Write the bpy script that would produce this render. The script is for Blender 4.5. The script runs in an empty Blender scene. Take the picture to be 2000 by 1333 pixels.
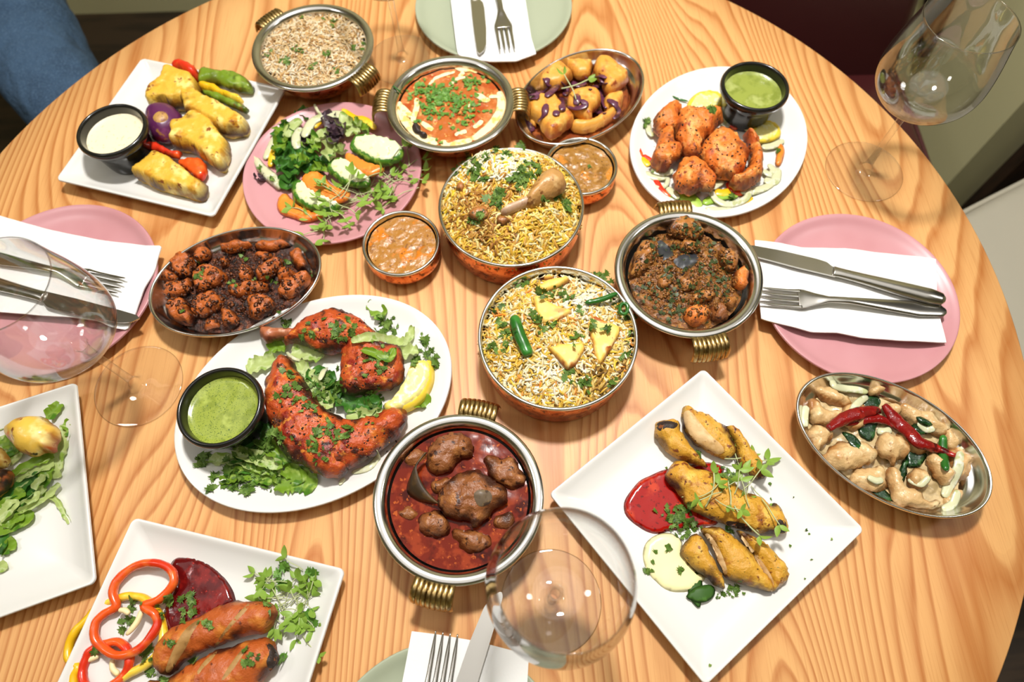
import bpy, bmesh, math, random
import numpy as np
from mathutils import Vector, Matrix, noise
from mathutils.geometry import delaunay_2d_cdt
from mathutils.bvhtree import BVHTree

random.seed(7); RNG = np.random.default_rng(7)
scene = bpy.context.scene
COLL = scene.collection

# ------------------------------------------------------------------ camera, light, exposure
# the table top is z = 0; the camera stands 0.65 m above it and looks down and away
H, FPX, TILT, ROLL = 0.65, 1290.0, math.radians(25.1), 0.0281
_c, _s = math.cos(ROLL), math.sin(ROLL)
FWD = np.array([0, math.sin(TILT), -math.cos(TILT)])
_R0 = np.array([1.0, 0, 0]); _D0 = np.array([0, -math.cos(TILT), -math.sin(TILT)])
RT = _c * _R0 + _s * _D0
DN = -_s * _R0 + _c * _D0
CAM = np.array([0, 0, H])
cam_data = bpy.data.cameras.new('camera')
cam_data.sensor_width = 36.0
cam_data.lens = FPX / 2000 * 36.0
cam_data.clip_start = 0.02
cam_data.dof.use_dof = True
cam_data.dof.focus_distance = 0.63
cam_data.dof.aperture_fstop = 4.5
cam = bpy.data.objects.new('camera', cam_data)
COLL.objects.link(cam)
cam.matrix_world = Matrix(((RT[0], -DN[0], -FWD[0], CAM[0]), (RT[1], -DN[1], -FWD[1], CAM[1]),
                           (RT[2], -DN[2], -FWD[2], CAM[2]), (0, 0, 0, 1)))
scene.camera = cam

world = bpy.data.worlds.new('world'); scene.world = world
world.use_nodes = True
world.node_tree.nodes['Background'].inputs[0].default_value = (1.0, 0.95, 0.88, 1)
world.node_tree.nodes['Background'].inputs[1].default_value = 0.3

def area_light(name, loc, target, size, watts, color=(1, 0.975, 0.94)):
    d = bpy.data.lights.new(name, 'AREA'); d.shape = 'DISK'; d.size = size; d.energy = watts; d.color = color
    o = bpy.data.objects.new(name, d); COLL.objects.link(o)
    o.location = loc
    o.rotation_euler = (Vector(target) - Vector(loc)).to_track_quat('-Z', 'Y').to_euler()
    return o
area_light('ceiling_lamp_light', (0.06, 0.66, 1.48), (0.04, 0.50, 0), 0.15, 36)
area_light('ceiling_lamp_light', (-1.42, 0.34, 1.70), (-0.3, 0.35, 0), 0.30, 6)
area_light('ceiling_lamp_light', (1.56, 0.42, 1.70), (0.3, 0.35, 0), 0.30, 5)
area_light('ceiling_bounce_fill', (0.0, 0.45, 1.84), (0.0, 0.45, 0), 2.4, 16, (1, 0.98, 0.95))  # added soft fill standing in for ceiling bounce; also brightens the steel

scene.view_settings.view_transform = 'Standard'
scene.view_settings.look = 'None'
scene.view_settings.gamma = 1.0
scene.view_settings.use_curve_mapping = False
scene.view_settings.exposure = -0.30

# ------------------------------------------------------------------ helpers
def px_ray(p):
    u = (np.asarray(p, float) - [1000, 666.5]) / FPX
    return u[0] * RT + u[1] * DN + FWD
def P(p, z=0.0):
    """where the sight line of a measured image point meets the level z above the table"""
    d = px_ray(p); t = (z - H) / d[2]
    return CAM + d * t
# enlarged views of the photograph in which outlines were measured: (x0, y0, size of one step)
ZM = dict(A=(0, 80, .3), B=(460, 0, .3), G=(0, 400, .345), T=(320, 560, .3376), M=(680, 380, .345), N=(1180, 380, .36),
          L=(700, 760, .4298), S=(1060, 720, .4598), W=(1520, 700, .2701), Q=(0, 760, .27), BL=(100, 1000, .3),
          SA=(470, 190, .225), HA=(840, 270, .2251), TI=(1220, 130, .225), OD=(280, 430, .175), OP=(1000, 90, .15),
          S2=(1240, 770, .3226), K=(1200, 410, .2175), TC=(800, 0, .165), BN=(620, 1000, .25), LF=(0, 440, .24),
          MK=(740, 90, .165), I=(0, 0, 1.0))
def zp(zm, p):
    x0, y0, k = ZM[zm]
    return (x0 + p[0] * k, y0 + p[1] * k)
def W2(zm, pts, z):
    return np.array([P(zp(zm, p), z)[:2] for p in pts])

def lin(h):
    v = [int(h[i:i + 2], 16) / 255 for i in (0, 2, 4)]
    return tuple((x / 12.92 if x <= .04045 else ((x + .055) / 1.055) ** 2.4) for x in v) + (1.0,)

REG = {}
CUR = []
LOC = {}
def tag(o, label=None, cat=None, group=None, kind=None):
    if label: o['label'] = label
    if cat: o['category'] = cat
    if group: o['group'] = group
    if kind: o['kind'] = kind
    return o
def thing(name, label, cat, loc, group=None, kind=None):
    o = bpy.data.objects.new(name, None); COLL.objects.link(o)
    o.empty_display_size = .01
    o.location = loc; LOC[o] = np.array(loc, float)
    return tag(o, label, cat, group, kind)
def mk(name, V, F, mat, parent=None, label=None, cat=None, group=None, kind=None, smooth=True, col=None, reg=True):
    V = np.asarray(V, float)
    o0 = np.array([V[:, 0].mean(), V[:, 1].mean(), V[:, 2].min()])
    if parent is not None and kind is None and label is None and False: pass
    me = bpy.data.meshes.new(name)
    me.from_pydata((V - o0).tolist(), [], [tuple(int(i) for i in f) for f in F])
    if smooth: me.polygons.foreach_set('use_smooth', [True] * len(me.polygons))
    for m in (mat if isinstance(mat, (list, tuple)) else [mat]):
        me.materials.append(m)
    if col is not None:
        a = me.color_attributes.new('Col', 'FLOAT_COLOR', 'POINT')
        a.data.foreach_set('color', np.asarray(col, float).ravel())
    me.update()
    o = bpy.data.objects.new(name, me); COLL.objects.link(o)
    if parent is not None:
        o.parent = parent; o.location = o0 - LOC[parent]
    else:
        o.location = o0
    LOC[o] = o0
    if reg:
        REG[o] = (V, [tuple(int(i) for i in f) for f in F]); CUR.append(o)
    return tag(o, label, cat, group, kind)
def start():
    CUR.clear()
def bvh(objs=None):
    vs, fs, n = [], [], 0
    for o in (objs or CUR):
        V, F = REG[o]
        vs.append(V); fs += [tuple(i + n for i in f) for f in F]; n += len(V)
    return BVHTree.FromPolygons([tuple(v) for v in np.concatenate(vs)], fs)
def hit(b, p, zfall=.01):
    d = Vector(px_ray(p)).normalized()
    loc, nor, _, _ = b.ray_cast(Vector(CAM), d)
    if loc is None:
        return Vector(P(p, zfall)), Vector((0, 0, 1))
    if nor.z < 0: nor = -nor
    return loc, nor
def on(b, zm, pts, off=0.0, zfall=.01):
    out = []
    for p in pts:
        l, n = hit(b, zp(zm, p), zfall); out.append(np.array(l) + np.array([0, 0, off]))
    return np.array(out)

def spline(pts, n=8, closed=False):
    pts = np.asarray(pts, float); m = len(pts); out = []
    if m == 2 and not closed:
        return np.array([pts[0] + (pts[1] - pts[0]) * i / n for i in range(n + 1)])
    rng = range(m if closed else m - 1)
    for i in rng:
        if closed: a, b, c, d = pts[i - 1], pts[i], pts[(i + 1) % m], pts[(i + 2) % m]
        else: a, b, c, d = pts[max(i - 1, 0)], pts[i], pts[i + 1], pts[min(i + 2, m - 1)]
        for k in range(n):
            t = k / n
            out.append(.5 * (2 * b + (c - a) * t + (2 * a - 5 * b + 4 * c - d) * t * t + (3 * b - a - 3 * c + d) * t ** 3))
    if not closed: out.append(pts[-1])
    return np.array(out)
def resample_closed(pts, step):
    q = np.vstack([pts, pts[:1]]); s = np.r_[0, np.cumsum(np.hypot(*np.diff(q, axis=0).T))]
    n = max(8, int(round(s[-1] / step))); t = np.linspace(0, s[-1], n, endpoint=False)
    return np.stack([np.interp(t, s, q[:, 0]), np.interp(t, s, q[:, 1])], 1)
def seg_dist(Q, poly):
    a = poly; b = np.roll(poly, -1, 0); ab = b - a
    t = np.clip(((Q[:, None] - a) * ab).sum(2) / np.maximum((ab ** 2).sum(1), 1e-14), 0, 1)
    return np.sqrt((((Q[:, None] - (a + t[..., None] * ab)) ** 2).sum(2)).min(1))
def inside(Q, poly):
    x, y = Q[:, :1], Q[:, 1:]; a = poly; b = np.roll(poly, -1, 0)
    c = ((a[:, 1] > y) != (b[:, 1] > y)) & (x < (b[:, 0] - a[:, 0]) * (y - a[:, 1]) / (b[:, 1] - a[:, 1] + 1e-15) + a[:, 0])
    return c.sum(1) % 2 == 1
def fill(poly, res):
    lo, hi = poly.min(0), poly.max(0)
    gx, gy = np.meshgrid(np.arange(lo[0], hi[0], res), np.arange(lo[1], hi[1], res * .87))
    gx[1::2] += res / 2
    Q = np.stack([gx.ravel(), gy.ravel()], 1) + RNG.uniform(-.15, .15, (gx.size, 2)) * res
    Q = Q[inside(Q, poly)]
    if len(Q): Q = Q[seg_dist(Q, poly) > .5 * res]
    n = len(poly)
    vin = [Vector(v) for v in poly] + [Vector(v) for v in Q]
    r = delaunay_2d_cdt(vin, [(i, (i + 1) % n) for i in range(n)], [], 1, 1e-8)
    V = np.array([tuple(v) for v in r[0]]); F = [tuple(f) for f in r[2]]
    return V, F, seg_dist(V, poly)
def normals(V, F):
    N = np.zeros_like(V)
    for k in sorted({len(f) for f in F}):
        Fa = np.array([f for f in F if len(f) == k])
        n = np.cross(V[Fa[:, 1]] - V[Fa[:, 0]], V[Fa[:, 2]] - V[Fa[:, 0]])
        if k == 4: n += np.cross(V[Fa[:, 2]] - V[Fa[:, 0]], V[Fa[:, 3]] - V[Fa[:, 0]])
        for j in range(k): np.add.at(N, Fa[:, j], n)
    return N / np.maximum(np.linalg.norm(N, axis=1, keepdims=True), 1e-12)
def nz(V, scale, seed=0.0, octv=2):
    off = Vector((seed * 3.7, seed * 1.3, seed * 7.1))
    return np.array([noise.fractal(Vector(v) * scale + off, 1.0, 2.0, octv) for v in V])
_seed = [1.0]
def displace(V, F, amps):
    for a in amps:
        amp, sc = a[:2]
        _seed[0] += 1.37
        if len(a) > 2:   # craggy: creases between lumps
            off = Vector((_seed[0] * 3.7, _seed[0], _seed[0] * 2.2))
            n = np.array([noise.voronoi(Vector(v) * sc + off)[0][0] for v in V])
            V = V - normals(V, F) * ((n - .35) * amp)[:, None]
        else:
            V = V + normals(V, F) * (nz(V, sc, _seed[0]) * amp)[:, None]
    return V
def pillow(poly, z0, T, w=None, res=.004, under=.35, amps=(), zfun=None, power=.5):
    """closed rounded body over a plan outline"""
    V2, F, d = fill(poly, res)
    dm = d.max(); ww = min(w or dm, dm)
    e = np.clip(d / max(ww, 1e-6), 0, 1)
    f = np.sqrt(np.maximum(1 - (1 - e) ** 2, 0)) if power == .5 else (1 - (1 - e) ** 2) ** power
    zz = zfun(V2) if zfun else 0
    base = z0 + under * T + zz
    top = np.c_[V2, base + (1 - under) * T * f]
    bot = np.c_[V2, base - under * T * f]
    edge = d < 1e-7
    m = -np.ones(len(V2), int); m[edge] = np.where(edge)[0]
    k = np.where(~edge)[0]; m[k] = len(V2) + np.arange(len(k))
    V = np.vstack([top, bot[k]])
    # orient top faces upwards
    FF = []
    for t in F:
        a, b, c = V2[t[0]], V2[t[1]], V2[t[2]]
        if (b[0] - a[0]) * (c[1] - a[1]) - (b[1] - a[1]) * (c[0] - a[0]) < 0: t = t[::-1]
        FF.append(t); FF.append(tuple(m[i] for i in t[::-1]))
    if amps: V = displace(V, FF, amps)
    PILLOW_E[0] = np.r_[e, e[k]]
    return V, FF
PILLOW_E = [None]
LUMPY = ((.0018, 70), (.0007, 220))
def burn_mask(V, e, amt):
    _seed[0] += .9
    m = amt * (1 - e) ** 2.4 + .85 * nz(V, 50, _seed[0], 3) - .42
    return np.clip(m * 2.2, 0, 1)
def piece(name, zm, pts, z0, T, mat, label=None, cat=None, group=None, parent=None, kind=None, w=None, res=.0032, amps=LUMPY, under=.35, smooth=True, zfun=None, round_=True, burn=.7):
    poly = W2(zm, pts, z0 + under * T)
    poly = resample_closed(spline(poly, 6, True) if round_ else poly, res)
    V, F = pillow(poly, z0, T, w, res, under, amps, zfun)
    m = burn_mask(V, PILLOW_E[0], burn) if burn else np.zeros(len(V))
    return mk(name, V, F, mat, parent, label, cat, group, kind, smooth, col=np.c_[m, m, m, np.ones(len(m))])
def decal(name, zm, pts, b, mat, off=.0005, parent=None, res=.0025, label=None, cat=None, group=None, kind=None, T=.0008):
    """a thin skin lying on what is already there"""
    pz = np.array([zp(zm, p) for p in pts], float)
    k = 2000.0
    poly = resample_closed(spline(pz, 6, True), res * k)
    V2, F, d = fill(poly, res * k)
    e = np.clip(d / (4.0), 0, 1)
    V = []
    for p, ee in zip(V2, e):
        l, n = hit(b, p); V.append(np.array(l) + np.array(n) * (off * (.2 + .8 * ee) + T * ee))
    V = np.array(V); FF = []
    for t in F:
        a, bb, c = V[t[0]], V[t[1]], V[t[2]]
        if np.cross(bb - a, c - a)[2] < 0: t = t[::-1]
        FF.append(t)
    return mk(name, V, FF, mat, parent, label, cat, group, kind)
def circle(n=96):
    t = np.linspace(0, 2 * math.pi, n, endpoint=False); return np.stack([np.cos(t), np.sin(t)], 1)
def ellipse(a, b, deg, n=112):
    c = circle(n) * [a, b]; r = math.radians(deg)
    return c @ np.array([[math.cos(r), math.sin(r)], [-math.sin(r), math.cos(r)]])
def rsquare(half, rad, deg, n=10):
    out = []
    for k in range(4):
        a0 = k * math.pi / 2
        cx, cy = (half - rad) * (1 if k in (0, 3) else -1), (half - rad) * (1 if k in (0, 1) else -1)
        out += [(cx + rad * math.cos(a0 + t), cy + rad * math.sin(a0 + t)) for t in np.linspace(0, math.pi / 2, n)]
        nx, ny = ((-1, 0), (0, -1), (1, 0), (0, 1))[k]
        e = out[-1]; L = 2 * (half - rad)
        out += [(e[0] + nx * L * i / 12, e[1] + ny * L * i / 12) for i in range(1, 12)]
    r = math.radians(deg)
    return np.array(out) @ np.array([[math.cos(r), math.sin(r)], [-math.sin(r), math.cos(r)]])
def loft(outline, prof, c=(0, 0), z=0):
    n = len(outline); V = []; F = []; rings = []
    for s, h in prof:
        if s == 0:
            rings.append([len(V)]); V.append((c[0], c[1], z + h))
        else:
            rings.append(list(range(len(V), len(V) + n)))
            V += [(c[0] + s * x, c[1] + s * y, z + h) for x, y in outline]
    for a, b in zip(rings, rings[1:]):
        for i in range(n):
            j = (i + 1) % n
            if len(a) == 1: F.append((a[0], b[j], b[i]))
            elif len(b) == 1: F.append((a[i], a[j], b[0]))
            else: F.append((a[i], a[j], b[j], b[i]))
    return np.array(V), F
def rprof(pts, n=6):
    """smooth a profile polyline, keep ends"""
    q = spline(np.array(pts, float), n)
    q[0], q[-1] = pts[0], pts[-1]
    q[:, 0] = np.where(np.abs(q[:, 0]) < 1e-6, 0, q[:, 0])
    return [(max(a, 0), b) for a, b in q]
def tube(path, rw, rh=None, n=8, closed=False, caps=True):
    path = np.asarray(path, float); m = len(path)
    rw = np.broadcast_to(np.asarray(rw, float), (m,)); rh = rw if rh is None else np.broadcast_to(np.asarray(rh, float), (m,))
    T = (np.roll(path, -1, 0) - np.roll(path, 1, 0)) if closed else np.gradient(path, axis=0)
    T /= np.maximum(np.linalg.norm(T, axis=1, keepdims=True), 1e-12)
    S = np.cross(T, [0, 0, 1.0]); l = np.linalg.norm(S, axis=1, keepdims=True)
    S = np.where(l < 1e-4, [1.0, 0, 0], S / np.maximum(l, 1e-9)); U = np.cross(S, T)
    a = np.linspace(0, 2 * math.pi, n, endpoint=False)
    V = (path[:, None] + S[:, None] * (np.cos(a) * rw[:, None])[..., None] + U[:, None] * (np.sin(a) * rh[:, None])[..., None]).reshape(-1, 3)
    F = []
    for i in range(m if closed else m - 1):
        k = (i + 1) % m
        for j in range(n):
            jj = (j + 1) % n
            F.append((i * n + j, k * n + j, k * n + jj, i * n + jj))
    if caps and not closed:
        F.append(tuple(range(n))); F.append(tuple(reversed(range((m - 1) * n, m * n))))
    return V, F
def taper(m, lo=.35, p=.5):
    t = np.linspace(-1, 1, m); return lo + (1 - lo) * (1 - np.abs(t) ** 3) ** p
def strip3(name, pts3, w, h, mat, n=8, closed=False, lo=.3, amps=((.0005, 150),), **kw):
    q = spline(pts3, 6, closed); m = len(q)
    t = np.ones(m) if closed else taper(m, lo)
    V, F = tube(q, w / 2 * t, h / 2 * t, n, closed)
    if amps: V = displace(V, F, amps)
    return mk(name, V, F, mat, **kw)
def strip(name, zm, pts, z, w, h, mat, **kw):
    zs = z if isinstance(z, (list, tuple)) else [z] * len(pts)
    return strip3(name, [P(zp(zm, p), zz) for p, zz in zip(pts, zs)], w, h, mat, **kw)
def leaf_strip(name, zm, pts, z, w, mat, ruffle=.003, frill=.25, ends=.25, b=None, lift=.002, seed=None, **kw):
    """a torn lettuce leaf: a ruffled ribbon along a path"""
    if b is not None: p3 = on(b, zm, pts, lift, z if not isinstance(z, (list, tuple)) else z[0])
    else:
        zs = z if isinstance(z, (list, tuple)) else [z] * len(pts)
        p3 = np.array([P(zp(zm, p), zz) for p, zz in zip(pts, zs)])
    q = spline(p3, 10); m = len(q); nv = 9
    T = np.gradient(q, axis=0); T /= np.linalg.norm(T, axis=1, keepdims=True)
    S = np.cross(T, [0, 0, 1.0]); S /= np.maximum(np.linalg.norm(S, axis=1, keepdims=True), 1e-9)
    _seed[0] += 2.1; sd = _seed[0]
    prof = taper(m, ends, .45)
    V = []
    for i in range(m):
        for j in range(nv):
            v = j / (nv - 1) * 2 - 1
            fr = 1 + frill * noise.noise(Vector((q[i][0] * 260, q[i][1] * 260, sd + v * .6)))
            off = v * w / 2 * prof[i] * fr
            zz = ruffle * (v * v) * (1.0 + 1.6 * noise.noise(Vector((q[i][0] * 190 + v, q[i][1] * 190, sd * 1.7)))) \
                + ruffle * .5 * noise.noise(Vector((q[i][0] * 90, q[i][1] * 90, sd + v * 1.5)))
            V.append(q[i] + S[i] * off + np.array([0, 0, zz]))
    F = [(i * nv + j, i * nv + j + 1, (i + 1) * nv + j + 1, (i + 1) * nv + j) for i in range(m - 1) for j in range(nv - 1)]
    return mk(name, np.array(V), F, mat, **kw)

# ------------------------------------------------------------------ materials
def nodes_of(name):
    m = bpy.data.materials.new(name); m.use_nodes = True
    nt = m.node_tree; bs = nt.nodes['Principled BSDF']
    return m, nt, bs
def nd(nt, kind, **kw):
    n = nt.nodes.new(kind)
    for k, v in kw.items(): setattr(n, k, v)
    return n
def coords(nt, stretch=None, gen='Object'):
    tc = nd(nt, 'ShaderNodeTexCoord')
    if not stretch: return tc.outputs[gen]
    mp = nd(nt, 'ShaderNodeMapping'); mp.inputs['Scale'].default_value = stretch
    nt.links.new(tc.outputs[gen], mp.inputs['Vector']); return mp.outputs['Vector']
def noise_fac(nt, vec, scale, lo, hi, detail=3, rough=.55, dist=0.0):
    n = nd(nt, 'ShaderNodeTexNoise'); n.inputs['Scale'].default_value = scale; n.inputs['Detail'].default_value = detail
    n.inputs['Roughness'].default_value = rough; n.inputs['Distortion'].default_value = dist
    nt.links.new(vec, n.inputs['Vector'])
    mr = nd(nt, 'ShaderNodeMapRange'); mr.interpolation_type = 'SMOOTHSTEP'
    mr.inputs['From Min'].default_value = lo; mr.inputs['From Max'].default_value = hi
    nt.links.new(n.outputs['Fac'], mr.inputs['Value'])
    return mr.outputs['Result'], n.outputs['Fac']
def mixc(nt, fac, a, b):
    m = nd(nt, 'ShaderNodeMix'); m.data_type = 'RGBA'
    for s, v in ((m.inputs[6], a), (m.inputs[7], b)):
        if isinstance(v, tuple): s.default_value = v
        else: nt.links.new(v, s)
    if isinstance(fac, (int, float)): m.inputs[0].default_value = fac
    else: nt.links.new(fac, m.inputs[0])
    return m.outputs[2]
def mat(name, base, rough=.5, metal=0.0, layers=(), bump=(), coat=0.0, sss=0.0, spec=.5, stretch=None, coat_rough=.05, transl=0.0, attr=False, seed=0.0, burn=None):
    m, nt, bs = nodes_of(name)
    vec = coords(nt, stretch)
    if seed:
        va = nd(nt, 'ShaderNodeVectorMath', operation='ADD'); va.inputs[1].default_value = (seed, seed * .7, seed * 1.9)
        nt.links.new(vec, va.inputs[0]); vec = va.outputs[0]
    col = lin(base)
    if attr:
        a = nd(nt, 'ShaderNodeVertexColor'); a.layer_name = 'Col'; col = a.outputs['Color']
    for L in layers:
        c, sc, lo, hi = L[:4]
        f, _ = noise_fac(nt, vec, sc, .5 + (lo - .5) * .60, .5 + (hi - .5) * .66, *(L[4:]))
        col = mixc(nt, f, col, lin(c))
    if burn:
        a = nd(nt, 'ShaderNodeVertexColor'); a.layer_name = 'Col'
        col = mixc(nt, a.outputs['Color'], col, lin(burn))
    if isinstance(col, tuple): bs.inputs['Base Color'].default_value = col
    else: nt.links.new(col, bs.inputs['Base Color'])
    bs.inputs['Roughness'].default_value = rough; bs.inputs['Metallic'].default_value = metal
    bs.inputs['Coat Weight'].default_value = coat; bs.inputs['Coat Roughness'].default_value = coat_rough
    bs.inputs['Specular IOR Level'].default_value = spec
    if sss:
        bs.inputs['Subsurface Weight'].default_value = sss; bs.inputs['Subsurface Radius'].default_value = (.004, .002, .001)
        bs.inputs['Subsurface Scale'].default_value = 1.0
    last = None
    for sc, st, ds in bump:
        _, f = noise_fac(nt, vec, sc, 0, 1, 4, .6)
        b = nd(nt, 'ShaderNodeBump'); b.inputs['Strength'].default_value = st; b.inputs['Distance'].default_value = ds
        nt.links.new(f, b.inputs['Height'])
        if last is not None: nt.links.new(last, b.inputs['Normal'])
        last = b.outputs['Normal']
    if last is not None:
        nt.links.new(last, bs.inputs['Normal'])
        if coat: nt.links.new(last, bs.inputs['Coat Normal'])
    if transl:
        tr = nd(nt, 'ShaderNodeBsdfTranslucent')
        if isinstance(col, tuple): tr.inputs['Color'].default_value = col
        else: nt.links.new(col, tr.inputs['Color'])
        mx = nd(nt, 'ShaderNodeMixShader'); mx.inputs[0].default_value = transl
        nt.links.new(bs.outputs[0], mx.inputs[1]); nt.links.new(tr.outputs[0], mx.inputs[2])
        nt.links.new(mx.outputs[0], nt.nodes['Material Output'].inputs['Surface'])
    return m

def wood_mat():
    m, nt, bs = nodes_of('ash_wood')
    L = nt.links.new
    tc = nd(nt, 'ShaderNodeTexCoord'); sep = nd(nt, 'ShaderNodeSeparateXYZ'); L(tc.outputs['Object'], sep.inputs[0])
    def mapped(sx, sy, off=0.0):
        mp = nd(nt, 'ShaderNodeMapping'); mp.inputs['Scale'].default_value = (sx, sy, 1); mp.inputs['Location'].default_value = (off, off * .6, 0)
        L(tc.outputs['Object'], mp.inputs['Vector']); return mp.outputs['Vector']
    def ns(vec, detail, rough=.5):
        n = nd(nt, 'ShaderNodeTexNoise'); n.inputs['Scale'].default_value = 1; n.inputs['Detail'].default_value = detail; n.inputs['Roughness'].default_value = rough
        L(vec, n.inputs['Vector']); return n.outputs['Fac']
    def mth(op, a, b=None, c=None):
        n = nd(nt, 'ShaderNodeMath', operation=op)
        for i, v in enumerate((a, b, c)):
            if v is None: continue
            if isinstance(v, (int, float)): n.inputs[i].default_value = v
            else: L(v, n.inputs[i])
        return n.outputs[0]
    big = ns(mapped(4.6, .85, 3.3), 1.5, .4)
    mid = ns(mapped(26, 3.0, 1.0), 2, .5)
    v = mth('MULTIPLY', sep.outputs['X'], 42.0)
    v = mth('MULTIPLY_ADD', big, 50.0, v)
    v = mth('MULTIPLY_ADD', mid, 1.3, v)
    fr = mth('FRACT', v)
    r = nd(nt, 'ShaderNodeValToRGB'); L(fr, r.inputs[0])
    e = r.color_ramp.elements
    e[0].position = 0.0; e[0].color = (0, 0, 0, 1); e[1].position = 1.0; e[1].color = (.1, .1, .1, 1)
    for p, c in ((.35, .12), (.62, .45), (.80, .95), (.90, .7), (.96, .15)):
        k = e.new(p); k.color = (c, c, c, 1)
    fib = ns(mapped(650, 14), 2, .6)
    fib2 = ns(mapped(170, 4, 9), 3, .6)
    tone = ns(mapped(5, 1.2, 14), 2)
    ringf = mth('MULTIPLY', r.outputs[0], mth('MULTIPLY_ADD', tone, 1.0, .38))
    ringf = mth('MULTIPLY', ringf, mth('MULTIPLY_ADD', fib2, .9, .50))
    col = mixc(nt, ringf, lin('dda96c'), lin('a65c24'))
    t2 = nd(nt, 'ShaderNodeMapRange'); t2.inputs['From Min'].default_value = .35; t2.inputs['From Max'].default_value = .7; L(tone, t2.inputs['Value'])
    col = mixc(nt, mth('MULTIPLY', t2.outputs[0], .45), col, lin('c98d50'))
    f1 = nd(nt, 'ShaderNodeMapRange'); f1.inputs['From Min'].default_value = .52; f1.inputs['From Max'].default_value = .75; L(fib, f1.inputs['Value'])
    col = mixc(nt, mth('MULTIPLY', f1.outputs[0], .35), col, lin('a8642c'))
    L(col, bs.inputs['Base Color'])
    bs.inputs['Roughness'].default_value = .42
    bs.inputs['Specular IOR Level'].default_value = .35
    bs.inputs['Coat Weight'].default_value = .0; bs.inputs['Coat Roughness'].default_value = .25
    b = nd(nt, 'ShaderNodeBump'); b.inputs['Strength'].default_value = .25; b.inputs['Distance'].default_value = .0004
    L(fib, b.inputs['Height']); L(b.outputs[0], bs.inputs['Normal'])
    return m
def thin_glass():
    m = bpy.data.materials.new('clear_glass'); m.use_nodes = True; nt = m.node_tree; nt.nodes.clear()
    out = nd(nt, 'ShaderNodeOutputMaterial'); lw = nd(nt, 'ShaderNodeLayerWeight'); lw.inputs['Blend'].default_value = .5
    p = nd(nt, 'ShaderNodeMath', operation='POWER'); p.inputs[1].default_value = 3.0
    nt.links.new(lw.outputs['Facing'], p.inputs[0])
    ma = nd(nt, 'ShaderNodeMath', operation='MULTIPLY_ADD'); ma.inputs[1].default_value = .9; ma.inputs[2].default_value = .05
    nt.links.new(p.outputs[0], ma.inputs[0])
    p2 = nd(nt, 'ShaderNodeMath', operation='POWER'); p2.inputs[1].default_value = 4.0
    nt.links.new(lw.outputs['Facing'], p2.inputs[0])
    col = mixc(nt, p2.outputs[0], (.995, .995, .995, 1), (.66, .66, .68, 1))
    tr = nd(nt, 'ShaderNodeBsdfTransparent'); nt.links.new(col, tr.inputs['Color'])
    gl = nd(nt, 'ShaderNodeBsdfGlossy'); gl.inputs['Roughness'].default_value = .015
    mx = nd(nt, 'ShaderNodeMixShader')
    nt.links.new(ma.outputs[0], mx.inputs[0]); nt.links.new(tr.outputs[0], mx.inputs[1]); nt.links.new(gl.outputs[0], mx.inputs[2])
    nt.links.new(mx.outputs[0], out.inputs['Surface'])
    return m

M = {}
M['wood'] = wood_mat()
M['glass'] = thin_glass()
M['white'] = mat('white_porcelain', 'dddbd6', .16)
M['pink'] = mat('pink_stoneware', 'c58e92', .34, layers=[('bf868a', 9, .4, .7)])
M['sage'] = mat('sage_stoneware', 'a3aa92', .34)
M['black'] = mat('black_glaze', '161514', .22, coat=.25)
M['steel'] = mat('polished_steel', 'd6d4d0', .17, 1.0, bump=[(60, .03, .001)])
M['cutlery'] = mat('cutlery_steel', 'bdbab4', .22, 1.0)
M['copper'] = mat('hammered_copper', 'd98a5c', .24, 1.0, layers=[('a85a34', 120, .52, .66), ('5e3a26', 210, .63, .70)], bump=[(150, .35, .0012)])
M['brass'] = mat('brass', 'b59a66', .30, 1.0, layers=[('7d6338', 120, .5, .75)])
M['napkin'] = mat('white_paper', 'e4e3e0', .9, bump=[(35, .25, .002), (300, .1, .0005)])
M['wall'] = mat('olive_paint', 'bcb68c', .8)
M['ceil'] = mat('ceiling_paint', 'd8d4c8', .9)
M['floor'] = mat('dark_floor', '3b2c1f', .5, layers=[('2a1f16', 3, .4, .6)], stretch=(1, 9, 1))
M['darkwood'] = mat('dark_wood', '2e1c12', .45, layers=[('1a100b', 12, .4, .65)], stretch=(6, 6, 1))
M['blackd'] = mat('black_door', '100d0b', .5)
M['maroon'] = mat('maroon_leather', '43191a', .38, bump=[(240, .12, .001)])
M['beige'] = mat('beige_leather', 'b0aa99', .5, bump=[(260, .2, .001)])
M['denim'] = mat('denim', '39536f', .9, layers=[('304862', 9, .42, .62), ('4a6480', 420, .5, .7)], bump=[(500, .25, .001), (14, .8, .02)])
# ------------------------------------------------------------------ the room
def box_vf(lo, hi):
    x0, y0, z0 = lo; x1, y1, z1 = hi
    V = [(x0, y0, z0), (x1, y0, z0), (x1, y1, z0), (x0, y1, z0), (x0, y0, z1), (x1, y0, z1), (x1, y1, z1), (x0, y1, z1)]
    return np.array(V, float), [(0, 3, 2, 1), (4, 5, 6, 7), (0, 1, 5, 4), (1, 2, 6, 5), (2, 3, 7, 6), (3, 0, 4, 7)]
def struct(name, lo, hi, m, label):
    V, F = box_vf(lo, hi)
    return mk(name, V, F, m, smooth=False, kind='structure', label=label, reg=False)
FZ = -0.75
struct('floor', (-2.4, -1.9, FZ - .05), (2.3, 2.0, FZ), M['floor'], 'dark brown wooden floor under the round table')
struct('ceiling', (-2.4, -1.9, 1.86), (2.3, 2.0, 1.91), M['ceil'], 'pale ceiling above the table')
struct('wall_back', (-2.4, 1.81, FZ), (2.3, 1.90, 1.86), M['wall'], 'olive green painted wall behind the table')
struct('wall_left', (-2.4, -1.9, FZ), (-2.3, 1.81, 1.86), M['wall'], 'olive green painted side wall past the person')
struct('wall_front', (-2.3, -1.9, FZ), (2.3, -1.8, 1.86), M['wall'], 'olive green painted wall behind the camera')
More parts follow.
